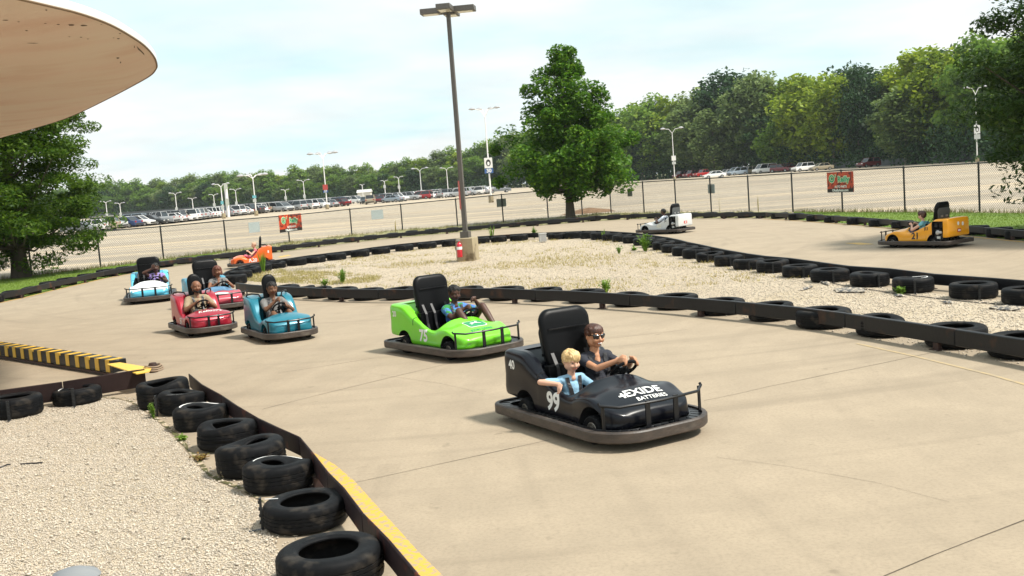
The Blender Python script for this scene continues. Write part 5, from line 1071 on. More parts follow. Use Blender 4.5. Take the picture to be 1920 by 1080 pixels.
    for yy, w_ in ((-hw*.98, .03), (-.17 if not K['single'] else -.11, .055), (.17 if not K['single'] else .11, .055), (hw*.98, .03)):
        m = MB(); xx = X+.045-.15*(abs(yy)/hw)**2-(.02 if abs(yy) > .4 else 0); m.box((xx, yy, (z+.17)/2), (.014, w_, z-.17)); L_.append(m.mesh('guard_upright', blackpaint, 0))
    K['uprights'] = L_
    sx, sy, sz = K['sw']; m = MB(); ax = Vector((-.62, 0, .78)).normalized(); u = Vector((0, 1, 0)); v = ax.cross(u); c = Vector(K['sw'])
    m.tube([c+(u*math.cos(a)+v*math.sin(a))*.145 for a in np.linspace(0, 6.283, 25)[:-1]], .0165, 8, closed=True)
    for a in (.2, 2.3, 4.4): m.tube([c-ax*.02, c+(u*math.cos(a)+v*math.sin(a))*.14], .012, 6)
    m.tube([c-ax*.05, c+ax*.01], .05, 12); K['steering_wheel'] = m.mesh('steering_wheel', rubber, 40)
    m = MB(); m.tube([c-ax*.03, c-ax*.2, (sx+.28, sy, .2)], .016, 8); K['column'] = m.mesh('steering_column', silver, 40)
    # engine
    if kind == 'A':
        E_ = []
        m = MB(); m.box((-.80, .36, .30), (.24, .26, .16)); m.box((-.76, .36, .42), (.14, .2, .12)); E_.append(('engine_block', m.mesh('engine_block', darkmetal, 30)))
        m = MB(); m.lathe([(0, .0), (.06, 0), (.065, .03), (.05, .05), (0, .055)], 14, c=(-.79, .50, .40), axis='Y'); m.lathe([(0, 0), (.035, 0), (.035, .04), (0, .04)], 10, c=(-.88, .49, .41), axis='Y'); E_.append(('carburettor', m.mesh('carburettor', silver, 30)))
        m = MB(); m.lathe([(0, 0), (.055, 0), (.06, .02), (.06, .1), (0, .12)], 14, c=(-.86, .44, .53)); m.lathe([(0, 0), (.06, 0), (.06, .1), (0, .12)], 14, c=(-.71, .44, .54)); E_.append(('air_filter', m.mesh('air_filter', blackpaint, 40)))
        m = MB(); m.box((-.80, .50, .27), (.1, .02, .06)); E_.append(('engine_plate', m.mesh('engine_plate', mat('pale_plate', (.6, .6, .55), .4), 0))); K['engine'] = E_
    K['tyre'], K['rim'] = KC.setdefault('w', None) or wheel_parts(); KC['w'] = (K['tyre'], K['rim'])
    bm = bmesh.new(); bm.from_mesh(K['body']); K['bvh'] = BVHTree.FromBMesh(bm); bm.free(); KC[kind] = K; return K
def kartpaint(name, col, m=0): return mat(name, col, .32, coat=.45, metal=m, noise=(4, .35), col2=tuple(min(1, c*.82) for c in col), spec=.4, stain=(7, tuple(c*.55+.05 for c in col), .64, .74))
def go_kart(kind, x, y, hd, pm, label, texts=(), wheel_rot=0):
    K = kart_meshes(kind); t = thing('go_kart', label, 'go-kart', (x, y, 0), R_(hd), 'karts racing on the track'); t.scale = KS[kind]; t['ks'] = list(KS[kind])
    b = link('body', K['body'], t); b.material_slots[0].link = 'OBJECT'; b.material_slots[0].material = pm; b.material_slots[1].link = 'OBJECT'; b.material_slots[1].material = mat('kart_inside', (.016, .016, .017), .6)
    if kind == 'B': b.material_slots[1].material = pm
    link('bumper', K['bumper'], t); link('bumper_deck', K['deck'], t); link('floor_pan', K['pan'], t); g = link('guard_bar', K['guard_bar'], t)
    for u in K['uprights']: link('guard_upright', u, t)
    s = link('seat', K['seat'], t); br = link('backrest', K['backrest'], t); link('seam', K['seams'], br)
    if K['back_panel']:
        link('back_panel', K['back_panel'], br)
        for s_ in (-.12, .12):
            m = MB(); m.box((-.665, s_, .80), (.04, .09, .05)); m.build('bracket', silver if kind == 'A' else darkmetal, br)
    for h_ in K.get('hoop', []): link('hoop', h_, t)
    link('steering_wheel', K['steering_wheel'], t); link('steering_column', K['column'], t)
    for n_, e in K.get('engine', []): link(n_, e, t)
    for wx, wy in K['wheels']:
        w_ = link('wheel', K['tyre'], t); w_.location = (wx, wy, .14); w_.scale = (1, 1 if wx > 0 else 1.15, 1); 
        if wx > 0: w_.rotation_euler = (0, 0, R_(wheel_rot))
        link('rim', K['rim'], w_)
    # straps on the seats
    for yy in ((-.30, -.14, .12, .28) if kind == 'A' else ()):
        m = MB(); P = [(-.40, yy, .74), (-.345, yy, .66), (-.30, yy, .60), (-.295, yy+.01, .45), (-.26, yy+.02, .33), (-.1, yy+.03, .31)]
        for p, q in zip(P[:-1], P[1:]):
            m.add([(p[0]+.004, p[1]-.02, p[2]+.004), (p[0]+.004, p[1]+.02, p[2]+.004), (q[0]+.004, q[1]+.02, q[2]+.004), (q[0]+.004, q[1]-.02, q[2]+.004)], [(0, 1, 2, 3)])
        m.build('seatbelt', mat('belt_black', (.02, .02, .023), .5), t, 0)
    for tx in texts:
        side, s_, px_, pz_, size, m_ = tx[:6]; opt = tx[6] if len(tx) > 6 else {}
        vf = opt.get('shape') or text_mesh(s_, size, opt.get('bold', .03), opt.get('shear', 0)); nm = 'emblem' if opt.get('shape') else 'lettering'
        off = opt.get('off', .004)
        if side == 'R': decal(nm, vf, K['bvh'], (px_, -1., pz_), (1, 0, 0), (0, 0, 1), m_, b, off) if False else decal2(nm, vf, K['bvh'], Vector((px_, -.9, pz_)), Vector((1, 0, 0)), Vector((0, 0, 1)), m_, b, off)
        if side == 'L': decal2(nm, vf, K['bvh'], Vector((px_, .9, pz_)), Vector((-1, 0, 0)), Vector((0, 0, 1)), m_, b, off)
        if side == 'H': decal2(nm, vf, K['bvh'], Vector((px_, pz_, 1.)), Vector((0, 1, 0)), Vector((-1, 0, 0)), m_, b, off)
        if side == 'F': decal2(nm, vf, K['bvh'], Vector((1.6, px_, pz_)), Vector((0, 1, 0)), Vector((0, 0, 1)), m_, b, off)
        if side == 'B': decal2(nm, vf, K['bvh'], Vector((-1.7, px_, pz_)), Vector((0, -1, 0)), Vector((0, 0, 1)), m_, b, off)
    return t, b
def decal2(name, vf, bvh, O, U, V, m, parent, off):
    Nn = U.cross(V).normalized(); bm = bmesh.new(); vs_ = [bm.verts.new(v) for v in vf[0]]
    for f in vf[1]:
        try: bm.faces.new([vs_[i] for i in f])
        except ValueError: pass
    bmesh.ops.triangulate(bm, faces=bm.faces)
    for _ in range(4):
        E_ = [e for e in bm.edges if e.calc_length() > .035]
        if not E_: break
        bmesh.ops.subdivide_edges(bm, edges=E_, cuts=1); bmesh.ops.triangulate(bm, faces=[f for f in bm.faces if len(f.verts) > 3])
    dead = []; dm = sorted([q[3] for q in (bvh.ray_cast(O+U*v.co.x+V*v.co.y, -Nn, 2.) for v in bm.verts) if q[0] is not None]); dm = dm[len(dm)//3]
    for v in bm.verts:
        p = O+U*v.co.x+V*v.co.y; h = bvh.ray_cast(p, -Nn, 2.)
        if h[0] is None or h[1].dot(Nn) < .02 or abs(h[3]-dm) > .16: dead.append(v)
        else: v.co = h[0]+h[1]*off
    bmesh.ops.delete(bm, geom=dead, context='VERTS')
    me = bpy.data.meshes.new(name); bm.to_mesh(me); bm.free(); me.materials.append(m); return link(name, me, parent)
decw = mat('decal_white', (.78, .78, .75), .4); decb = mat('decal_black', (.012, .012, .012), .4); decg = mat('decal_green', (.02, .28, .10), .4); decr = mat('decal_red', (.5, .03, .02), .4)
def ell(a, b, n=28): return [(a*math.cos(u), b*math.sin(u), 0) for u in np.linspace(0, 2*math.pi, n, endpoint=False)], [tuple(range(n))]
def rr2(a, b, r): P = rrect(-a, a, -b, b, (r, r), 5); return [(x, y, 0) for x, y in P], [tuple(range(len(P)))]
deer = ([(x*.012, y*.012, 0) for x, y in [(-8, 1), (-5, 3), (-1, 2.5), (2, 3.5), (3, 6), (5, 7), (4.6, 5), (7, 4), (4.5, 2.6), (4, 1), (8, -1.5), (8.5, -3.2), (3.5, -1.2), (0, -.8), (-3, -1), (-6, -3.5), (-8.5, -3), (-6.5, -1.8), (-5.5, -.3)]], [tuple(range(19))])
blackkart = mat('kart_gloss_black', (.0025, .003, .006), .28, coat=.15, spec=.25, noise=(4, .5), col2=(.004, .005, .01)); greenk = kartpaint('kart_lime', (.16, .60, .015)); whitek = kartpaint('kart_cyan', (.10, .48, .66)); redk = kartpaint('kart_red', (.36, .012, .03), .25); tealk = kartpaint('kart_teal', (.01, .17, .24), .15); orangek = kartpaint('kart_orange', (.80, .13, .015)); yellowk = kartpaint('kart_yellow', (.85, .36, .008)); greyk = kartpaint('kart_silver', (.62, .63, .62)); flamek = kartpaint('kart_rose', (.44, .05, .075), .1)
KP = {'black': (.76, 9.87, -60), 'green': (-.89, 15.0, -53), 'red': (-5.9, 19.6, -59), 'teal': (-4.1, 18.0, -60), 'white': (-9.5, 27.3, -73), 'flame': (-6.85, 23.8, -60), 'yellow': (10.5, 26.3, 126), 'grey': (5.98, 39.8, 138), 'orange': (-9.4, 38.0, 196)}
kb, bb = go_kart('A', *KP['black'], blackkart, 'glossy black double kart numbered 99 with woman and boy, nearest on the track',
    [('R', '99', -.09, .305, .25, decw, dict(bold=.035)), ('R', '40', -.90, .60, .13, decw, dict(bold=.03)), ('H', 'EXIDE', .71, .05, .165, decw, dict(bold=.022, shear=.12)), ('H', 'BATTERIES', .83, .08, .078, decw, dict(bold=.012, shear=.12)), ('H', '', .72, -.19, 1, decw, dict(shape=([(-.05, -.012, 0), (.05, -.012, 0), (.05, .012, 0), (-.05, .012, 0), (-.012, -.045, 0), (.012, -.045, 0), (.012, .045, 0), (-.012, .045, 0)], [(0, 1, 2, 3), (4, 5, 6, 7)])))], wheel_rot=6)
kg, bg_ = go_kart('A', *KP['green'], greenk, 'bright lime green double kart numbered 75 behind the black kart',
    [('R', '75', -.09, .305, .24, decw, dict(bold=.035)), ('R', '20', -.93, .60, .12, decw, dict(bold=.03)), ('H', '', .58, .02, 1, decw, dict(shape=rr2(.17, .13, .05), off=.003)), ('H', '', .58, .02, 1, decg, dict(shape=rr2(.155, .115, .04), off=.007)), ('H', '', .585, .02, 1, decw, dict(shape=deer, off=.011)), ('H', 'GREEN TRACTOR' if False else 'JOHN DEERE', .80, 0, .07, decg, dict(bold=.02))], wheel_rot=4)
kw, bw = go_kart('A', *KP['white'], whitek, 'pale blue double kart with a white hood, rearmost at left')
kr, br_ = go_kart('B', *KP['red'], redk, 'dark red single seat kart driven by a bald man', [('H', "Kellogg's", .64, .02, .15, decw, dict(bold=.015, shear=.3)), ('R', '51', -.02, .26, .17, decw, dict(bold=.03))], wheel_rot=-6)
kt, bt = go_kart('B', *KP['teal'], tealk, 'teal blue single seat kart between the dark red and green karts', wheel_rot=-10)
kf, bf = go_kart('A', *KP['flame'], flamek, 'rose red double kart with blue drips on its hood behind the red kart')
ky, by_ = go_kart('A', *KP['yellow'], yellowk, 'yellow double kart numbered 21 seen from its engine side', [('L', '21', -.09, .305, .24, decb, dict(bold=.03)), ('L', '33', -.44, .50, .12, decb, dict(bold=.02)), ('B', '', -.2, .58, 1, decw, dict(shape=ell(.05, .05))), ('B', '', .02, .6, 1, decw, dict(shape=ell(.05, .05))), ('B', '', -.02, .42, 1, decr, dict(shape=rr2(.09, .045, .01))), ('B', '', -.02, .42, 1, decw, dict(shape=rr2(.06, .022, .01), off=.008))])
kgr, bgr = go_kart('A', *KP['grey'], greyk, 'silver white double kart numbered 40 near the big tree', [('L', '40', -.09, .305, .23, mat('decal_cream', (.75, .72, .6), .4), dict(bold=.04)), ('L', '42', -.44, .52, .11, decb, dict(bold=.02)), ('B', '', 0, .42, 1, decr, dict(shape=rr2(.12, .05, .01))), ('B', '', 0, .42, 1, decw, dict(shape=rr2(.06, .02, .01), off=.008))])
ko, bo = go_kart('B', *KP['orange'], orangek, 'orange single seat kart numbered A.20 below the first banner', [('L', 'A.20', -.02, .27, .19, decw, dict(bold=.03)), ('F', '', -.2, .28, 1, decw, dict(shape=rr2(.06, .02, .01))), ('L', '', -.72, .55, 1, decw, dict(shape=rr2(.03, .05, .01)))])
fm = flamek; t_ = fm.node_tree; co_ = N(t_, 'ShaderNodeTexCoord'); sp_ = N(t_, 'ShaderNodeSeparateXYZ'); t_.links.new(co_.outputs['Object'], sp_.inputs[0])
nn_ = N(t_, 'ShaderNodeTexNoise'); nn_.inputs['Scale'].default_value = 9; t_.links.new(co_.outputs['Object'], nn_.inputs['Vector'])
m1 = N(t_, 'ShaderNodeMath', operation='MULTIPLY_ADD'); m1.inputs[1].default_value = .35; t_.links.new(nn_.outputs[0], m1.inputs[0]); t_.links.new(sp_.outputs[0], m1.inputs[2])
m2 = N(t_, 'ShaderNodeMath', operation='LESS_THAN'); m2.inputs[1].default_value = .12; t_.links.new(m1.outputs[0], m2.inputs[0])
b_ = t_.nodes['Principled BSDF']; old = b_.inputs['Base Color'].links[0].from_socket; mm = N(t_, 'ShaderNodeMixRGB'); t_.links.new(m2.outputs[0], mm.inputs[0]); t_.links.new(old, mm.inputs[1]); mm.inputs[2].default_value = (.05, .26, .38, 1); t_.links.new(mm.outputs[0], b_.inputs['Base Color'])
# white hood and flames
def hood_shell(b, K, m, x0, x1, w0, name='hood_paint', n=16, shape=None):
    V = []; F = []; bvh = K['bvh']
    for i in range(n+1):
        for j in range(n+1):
            u, v = i/n, j/n; x = x0+(x1-x0)*u; yy = (v-.5)*2*w0*(shape(u) if shape else 1); h = bvh.ray_cast(Vector((x, yy, 1)), Vector((0, 0, -1)), 2); V.append(tuple(h[0]+h[1]*.012) if h[0] and h[0].z > .24 else None)
    idx = {}; VV = []
    for k_, p in enumerate(V):
        if p: idx[k_] = len(VV); VV.append(p)
    for i in range(n):
        for j in range(n):
            q = [i*(n+1)+j, i*(n+1)+j+1, (i+1)*(n+1)+j+1, (i+1)*(n+1)+j]
            if all(k_ in idx for k_ in q): F.append(tuple(idx[k_] for k_ in q))
    mb = MB(); mb.add(VV, F); return mb.build(name, m, b, 40)
KA = KC['A']; hood_shell(bw, KA, kartpaint('kart_white', (.85, .86, .86)), .275, .93, .49)
bluep = kartpaint('kart_drip_blue', (.10, .22, .36))
drip = [(-.5, .28, 0)]+[p for i in range(9) for p in ((-.5+i*.1111+.02, .05+.07*(i % 2), 0), (-.5+i*.1111+.055, -.05-.05*((i*7) % 3 == 0), 0), (-.5+i*.1111+.09, .05+.06*((i+1) % 2), 0))]+[(.5, .28, 0)]
o = decal2('drip_paint', (drip, [tuple(range(len(drip)))]), KA['bvh'], Vector((.56, 0, 1)), Vector((0, 1, 0)), Vector((-1, 0, 0)), bluep, bf, .006)
decal2('emblem', ell(.22, .07), KA['bvh'], Vector((.80, -.04, 1)), Vector((0, 1, 0)), Vector((-1, 0, 0)), decw, bf, .008)

# ------------------------------------------------------------------ people
def rcone(mb, a, b, ra, rb, n=12, rings=3):
    a, b = Vector(a), Vector(b); d = b-a; L_ = d.length
    if L_ < 1e-5: d = Vector((0, 0, 1)); b = a+d*1e-4
    d.normalize(); up = Vector((0, 0, 1)) if abs(d.z) < .9 else Vector((1, 0, 0)); u = d.cross(up).normalized(); v = u.cross(d); P = []
    for i in range(rings+1): t = math.pi/2*i/rings; P.append((a-d*ra*math.cos(t), ra*math.sin(t)))
    for i in range(rings+1): t = math.pi/2*i/rings; P.append((b+d*rb*math.sin(t), rb*math.cos(t)))
    V = [c+(u*math.cos(6.2832*j/n)+v*math.sin(6.2832*j/n))*max(r, 1e-5) for c, r in P for j in range(n)]
    mb.add(V, [(i*n+j, i*n+(j+1) % n, (i+1)*n+(j+1) % n, (i+1)*n+j) for i in range(len(P)-1) for j in range(n)]+[tuple(range(n))[::-1], tuple((len(P)-1)*n+j for j in range(n))])
def ik(a, c, l1, l2, pole):
    a, c = Vector(a), Vector(c); d = c-a; L_ = min(d.length, (l1+l2)*.999); d.normalize(); x = (l1*l1-l2*l2+L_*L_)/(2*L_); h = math.sqrt(max(0, l1*l1-x*x)); p = Vector(pole)-d*Vector(pole).dot(d); p.normalize(); return a+d*x+p*h, a+d*L_
def person(kt_, y0, s, label, skin, shirt, legs_col, yaw=0, head_tilt=0, hair=None, hair_m=None, hands=None, knees=None, sleeve=.45, vox=.010, glasses=False, skinny=1., top_pat=None, seat_z=.30, seat_x=-.20, smile=False, legskin=False, lean=0., group='drivers and riders in the karts', belt=True, detail=False, hs=1., bust=0.):
    """built in the kart's own frame, then given the kart's placement"""
    ks = tuple(kt_['ks']); hands = {k_: (tuple(a*b for a, b in zip(v, ks)) if k_ in 'LR' else v) for k_, v in (hands or {}).items()}; knees = {k_: tuple(a*b for a, b in zip(v, ks)) for k_, v in knees.items()} if knees else None
    E_ = []; y = y0*ks[1]; seat_x *= ks[0]; seat_z -= .05; s *= .97
    pel = Vector((seat_x, y, seat_z)); chest = pel+Vector((-.085+lean, 0, .28))*s; neck = pel+Vector((-.10+lean*1.4, 0, .45))*s
    def el(a, b, ra, rb, lab): E_.append((Vector(a), Vector(b), ra*s, rb*s, lab))
    k = skinny
    for sg in (-1, 1):
        el(pel+Vector((0, sg*.075*s, 0)), pel+Vector((.04*s, sg*.075*s, 0)), .098*k, .09*k, 'pants'); el(pel+Vector((-.01, sg*.05, .06))*1, chest+Vector((.0, sg*.065, -.06))*s, .098*k, .10*k, 'shirt')
        el(chest+Vector((0, sg*.06, -.02))*s, chest+Vector((-.0, sg*.10, .075))*s, .10*k, .07*k, 'shirt'); el(neck+Vector((0, sg*.02, -.05))*s, chest+Vector((-.01, sg*.155, .10))*s, .055, .062, 'shirt')
    el(pel+Vector((0, 0, .03))*s, chest, .11*k, .115*k, 'shirt'); el(neck+Vector((0, 0, -.05))*s, neck+Vector((.012, 0, .05))*s, .052, .047, 'skin'); el(neck+Vector((.03, 0, -.05))*s, neck+Vector((.02, 0, -.03))*s, .04, .04, 'skin')
    if bust:
        for sg in (-1, 1): el(chest+Vector((.075, sg*.065, -.005))*s, chest+Vector((.085, sg*.06, -.02))*s, .052*bust, .05*bust, 'shirt')
        el(neck+Vector((.035, 0, -.075))*s, neck+Vector((.075, 0, -.125))*s, .040, .022, 'skin')
    # head
    hc = neck+Vector((.03, 0, .155+(hs-1)*.12))*s; s0 = s; ya = R_(yaw); rot = Matrix.Rotation(ya, 3, 'Z') @ Matrix.Rotation(R_(head_tilt), 3, 'Y')
    def H(x, yy, z): return hc+rot @ (Vector((x, yy, z))*s*hs)
    _el = el
    def el(a, b, ra, rb, lab): _el(a, b, ra*hs, rb*hs, lab)
    el(H(-.022, 0, .022), H(.02, 0, .03), .088, .082, 'skin'); el(H(.03, 0, -.035), H(.036, 0, -.06), .062, .05, 'skin'); el(H(.058, 0, -.088), H(.06, 0, -.084), .024, .024, 'skin'); el(H(0, .03, -.05), H(0, -.03, -.05), .055, .055, 'skin')
    el(H(.098, 0, .005), H(.113, 0, -.028), .010, .016, 'skin'); el(H(.103, .012, -.034), H(.103, -.012, -.034), .010, .010, 'skin'); el(H(.084, .036, .028), H(.084, -.036, .028), .018, .018, 'skin'); el(H(.075, .038, -.03), H(.07, .04, -.04), .028, .025, 'skin'); el(H(.075, -.038, -.03), H(.07, -.04, -.04), .028, .025, 'skin')
    for sg in (-1, 1): el(H(-.005, sg*.085, .012), H(-.01, sg*.088, -.018), .016, .011, 'skin')
    hd_m = 'skin'; el(H(.088, .018, -.064), H(.088, -.018, -.064), .012, .012, 'lip')
    el = _el
    # arms
    hands = hands or {}; sw = {True: 0, False: .22}; elb = {}
    for sg, nm in ((1, 'L'), (-1, 'R')):
        sh = chest+Vector((-.01, sg*.175*min(1, k*1.04), .085))*s; tgt = hands.get(nm); l1, l2 = .28*s, .25*s
        pole = hands.get(nm+'p', (-.2, sg*.8, -.7)); e_, wr = ik(sh, tgt, l1, l2, pole); sl = sh.lerp(e_, sleeve*1.25)
        el(sh, sl, .062*k, .056*k, 'shirt'); el(sl, e_, .046*k, .038*k, 'skin'); el(e_, e_.lerp(wr, .3), .040*k, .040*k, 'skin'); el(e_.lerp(wr, .3), wr, .040*k, .026, 'skin')
        fd = Vector(hands.get(nm+'d', (.75, -sg*.15, .2))).normalized(); side = Vector(hands.get(nm+'s', (0, -sg*.35, .9))).normalized(); side = (side-fd*side.dot(fd)).normalized(); pn = fd.cross(side)*sg
        if pn.z > 0: pn = -pn if False else pn
        p0 = wr+fd*.02*s; el(p0, p0+fd*.055*s, .026, .026, 'skin')
        for q in (-1, 1): el(p0+side*q*.018*s+fd*.01*s, p0+side*q*.024*s+fd*.055*s, .02, .018, 'skin')
        curl = Vector(hands.get(nm+'c', (0, 0, -1))).normalized()
        for i_, (o_, ln) in enumerate(((.032, .062), (.011, .072), (-.011, .068), (-.031, .052))):
            b0 = p0+fd*.06*s+side*o_*s; b1 = b0+(fd*.75+curl*.55).normalized()*ln*.45*s; b2 = b1+(curl*.95-fd*.1).normalized()*ln*.4*s; b3 = b2+(curl*.5-fd*.85).normalized()*ln*.3*s
            el(b0, b1, .0105, .0100, 'skin'); el(b1, b2, .0098, .009, 'skin'); el(b2, b3, .009, .008, 'skin')
        tb = p0+fd*.01*s+side*.03*s; t1 = tb+(side*.7+fd*.5+curl*.3)*.036*s; t2 = t1+(fd*.7+curl*.7-side*.3)*.03*s; el(tb, t1, .0135, .0115, 'skin'); el(t1, t2, .011, .009, 'skin')
    # legs
    for sg, nm in ((1, 'L'), (-1, 'R')):
        hip = pel+Vector((.02, sg*.085, 0))*s; kn = Vector(knees[nm]) if knees else hip+Vector((.40, sg*.02, .16))*s; l1 = (kn-hip).length; an = Vector((min(.86, kn.x+.36*s), kn.y*1.0-sg*.01, .27)); lb = 'pants'
        if legskin:
            m_ = hip.lerp(kn, .55); el(hip, m_, .088*k, .078*k, 'pants'); el(m_, kn, .066*k, .052*k, 'skin'); lb = 'skin'
        else: el(hip, kn, .088*k, .062*k, 'pants')
        el(kn, kn.lerp(an, .3), .054*k, .056*k, lb); el(kn.lerp(an, .3), an, .056*k, .035, lb); el(an, an+Vector((.0, 0, -.02)), .04, .04, 'shoe'); el(an+Vector((0, 0, -.03)), an+Vector((.11, sg*.01, .02)), .042, .036, 'shoe')
    mb = MB()
    for a, b, ra, rb, lb in E_: rcone(mb, a, b, ra, rb)
    me = bpy.data.meshes.new('p'); me.from_pydata(mb.v, [], mb.f); o = link('p', me)
    bm = bmesh.new(); bm.from_mesh(me); bmesh.ops.recalc_face_normals(bm, faces=bm.faces); bm.to_mesh(me); bm.free()
    rm = o.modifiers.new('r', 'REMESH'); rm.mode = 'VOXEL'; rm.voxel_size = vox; sm = o.modifiers.new('s', 'SMOOTH'); sm.factor = .5; sm.iterations = 2
    bpy.context.view_layer.update(); me2 = bpy.data.meshes.new_from_object(o.evaluated_get(bpy.context.evaluated_depsgraph_get())); bpy.data.objects.remove(o); me2.name = 'body'
    names = ['skin', 'shirt', 'pants', 'shoe', 'lip']; me2.materials.clear()
    for m_ in (skin, shirt, legs_col, mat('shoe_dark', (.03, .03, .035), .6), mat('lip_'+skin.name, tuple(c*f for c, f in zip(skin.diffuse_color[:3], (.85, .55, .55))), .45)): me2.materials.append(m_)
    n = len(me2.polygons); Cn = np.zeros(n*3); me2.polygons.foreach_get('center', Cn); Cn = Cn.reshape(-1, 3); best = np.full(n, 1e9); lab = np.zeros(n, np.int32)
    for a, b, ra, rb, lb in E_:
        A, B = np.array(a), np.array(b); d = B-A; t_ = np.clip(((Cn-A)@d)/max(1e-9, d@d), 0, 1); ds = np.linalg.norm(Cn-A-t_[:, None]*d, axis=1)-(ra+(rb-ra)*t_)-(0.002 if lb != 'skin' else 0); q = ds < best; best[q] = ds[q]; lab[q] = names.index(lb)
    me2.polygons.foreach_set('material_index', lab); me2.polygons.foreach_set('use_smooth', [True]*n)
    t = thing('person', label, 'person', tuple(kt_.location), kt_.rotation_euler.z, group); link('body', me2, t)
    # hair
    if hair:
        hb_ = MB(); P_ = {'short': [((-.028, 0, .035), (.012, 0, .045), .092, .086), ((-.055, 0, .01), (-.05, 0, .05), .062, .06)],
            'bowl': [((-.03, 0, .035), (.022, 0, .052), .100, .090), ((-.05, .03, -.02), (-.045, .03, .04), .055, .06), ((-.05, -.03, -.02), (-.045, -.03, .04), .055, .06), ((.062, .05, .068), (.066, -.05, .068), .030, .030), ((.01, .078, .025), (.0, .078, .04), .025, .028), ((.01, -.078, .025), (.0, -.078, .04), .025, .028), ((.07, .03, .055), (.078, .0, .056), .022, .022)],
            'bun': [((-.03, 0, .038), (.018, 0, .048), .094, .086), ((-.07, 0, .0), (-.06, 0, .05), .055, .06), ((-.125, 0, .0), (-.13, 0, .03), .04, .04), ((-.10, 0, -.05), (-.12, .01, -.12), .035, .02), ((.045, .045, .072), (.03, -.06, .078), .030, .030), ((.0, .08, .045), (-.02, .082, .0), .024, .02), ((.0, -.08, .045), (-.02, -.082, .0), .024, .02), ((-.02, .075, .0), (-.03, .07, .04), .026, .03), ((-.02, -.075, .0), (-.03, -.07, .04), .026, .03)],
            'bob': [((-.03, 0, .04), (.018, 0, .055), .102, .092), ((-.02, .085, .03), (.0, .09, -.07), .038, .034), ((-.02, -.085, .03), (.0, -.09, -.07), .038, .034), ((-.07, .03, .02), (-.07, .04, -.09), .06, .04), ((-.07, -.03, .02), (-.07, -.04, -.09), .06, .04), ((.06, .03, .085), (.075, -.045, .06), .030, .03)],
            'beard': [((.06, 0, -.088), (.062, 0, -.085), .034, .034), ((.03, .055, -.055), (.055, .03, -.08), .022, .026), ((.03, -.055, -.055), (.055, -.03, -.08), .022, .026)]}[hair]
        for a, b, ra, rb in P_: rcone(hb_, H(*a), H(*b), ra*s*hs, rb*s*hs, 14, 4)
        hm = bpy.data.meshes.new('hair'); hm.from_pydata(hb_.v, [], hb_.f); o = link('h', hm); rm = o.modifiers.new('r', 'REMESH'); rm.mode = 'VOXEL'; rm.voxel_size = .007; sm = o.modifiers.new('s', 'SMOOTH'); sm.iterations = 3
        bpy.context.view_layer.update(); h2 = bpy.data.meshes.new_from_object(o.evaluated_get(bpy.context.evaluated_depsgraph_get())); bpy.data.objects.remove(o); h2.name = 'hair'
        for v in h2.vertices:
            q = v.co-hc; v.co += v.normal*(.25 if hair == 'bun' else 1.)*(.006*mno.noise(Vector((q.x*35, q.y*120, q.z*22)))+.007*mno.noise(Vector((q.x*22, q.y*22, q.z*22+5))))*s*1.4
        h2.materials.clear(); h2.materials.append(hair_m); h2.polygons.foreach_set('use_smooth', [True]*len(h2.polygons)); link('hair', h2, t)
    def bit(name, fn, m_, par=t): b_ = MB(); fn(b_); return b_.build(name, m_, par, 50)
    eyew = mat('eye_white', (.30, .28, .26), .3); iris = mat('eye_dark', (.01, .008, .006), .2)
    if glasses:
        gm = mat('sunglass', (.008, .008, .009), .08, spec=.9)
        for sg in (-1, 1):
            bit('sunglass_lens', lambda b_: (rcone(b_, H(.093, sg*.022, .014), H(.084, sg*.052, .018), .021*s, .020*s), rcone(b_, H(.091, sg*.024, -.002), H(.080, sg*.048, .0), .019*s, .018*s)), gm)
            bit('sunglass_arm', lambda b_: b_.tube([H(.08, sg*.064, .022), H(.0, sg*.09, .02)], .005*s, 6), gm)
        bit('sunglass_bridge', lambda b_: b_.tube([H(.106, .01, .018), H(.108, -.01, .018)], .005*s, 6), gm)
        bit('teeth', lambda b_: rcone(b_, H(.0935, .017, -.0635), H(.0935, -.017, -.0635), .0072*s, .0072*s), mat('teeth_white', (.8, .78, .74), .3))
    else:
        for sg in (-1, 1):
            e_ = bit('eye', lambda b_: rcone(b_, H(.082, sg*.031, .006), H(.0821, sg*.031, .006), .0115*s*hs, .0115*s*hs, 10, 4), eyew); bit('iris', lambda b_: rcone(b_, H(.0895, sg*.031, .006), H(.0896, sg*.031, .006), .0072*s*hs, .0072*s*hs, 8, 3), iris, e_)
            bit('eyebrow', lambda b_: rcone(b_, H(.098, sg*.018, .033), H(.088, sg*.046, .033), .0045*s, .0035*s, 6, 2), hair_m or iris)
        if smile and False: bit('teeth', lambda b_: rcone(b_, H(.097, .014, -.062), H(.097, -.014, -.062), .0045*s, .0045*s), mat('teeth_white', (.8, .78, .74), .3))
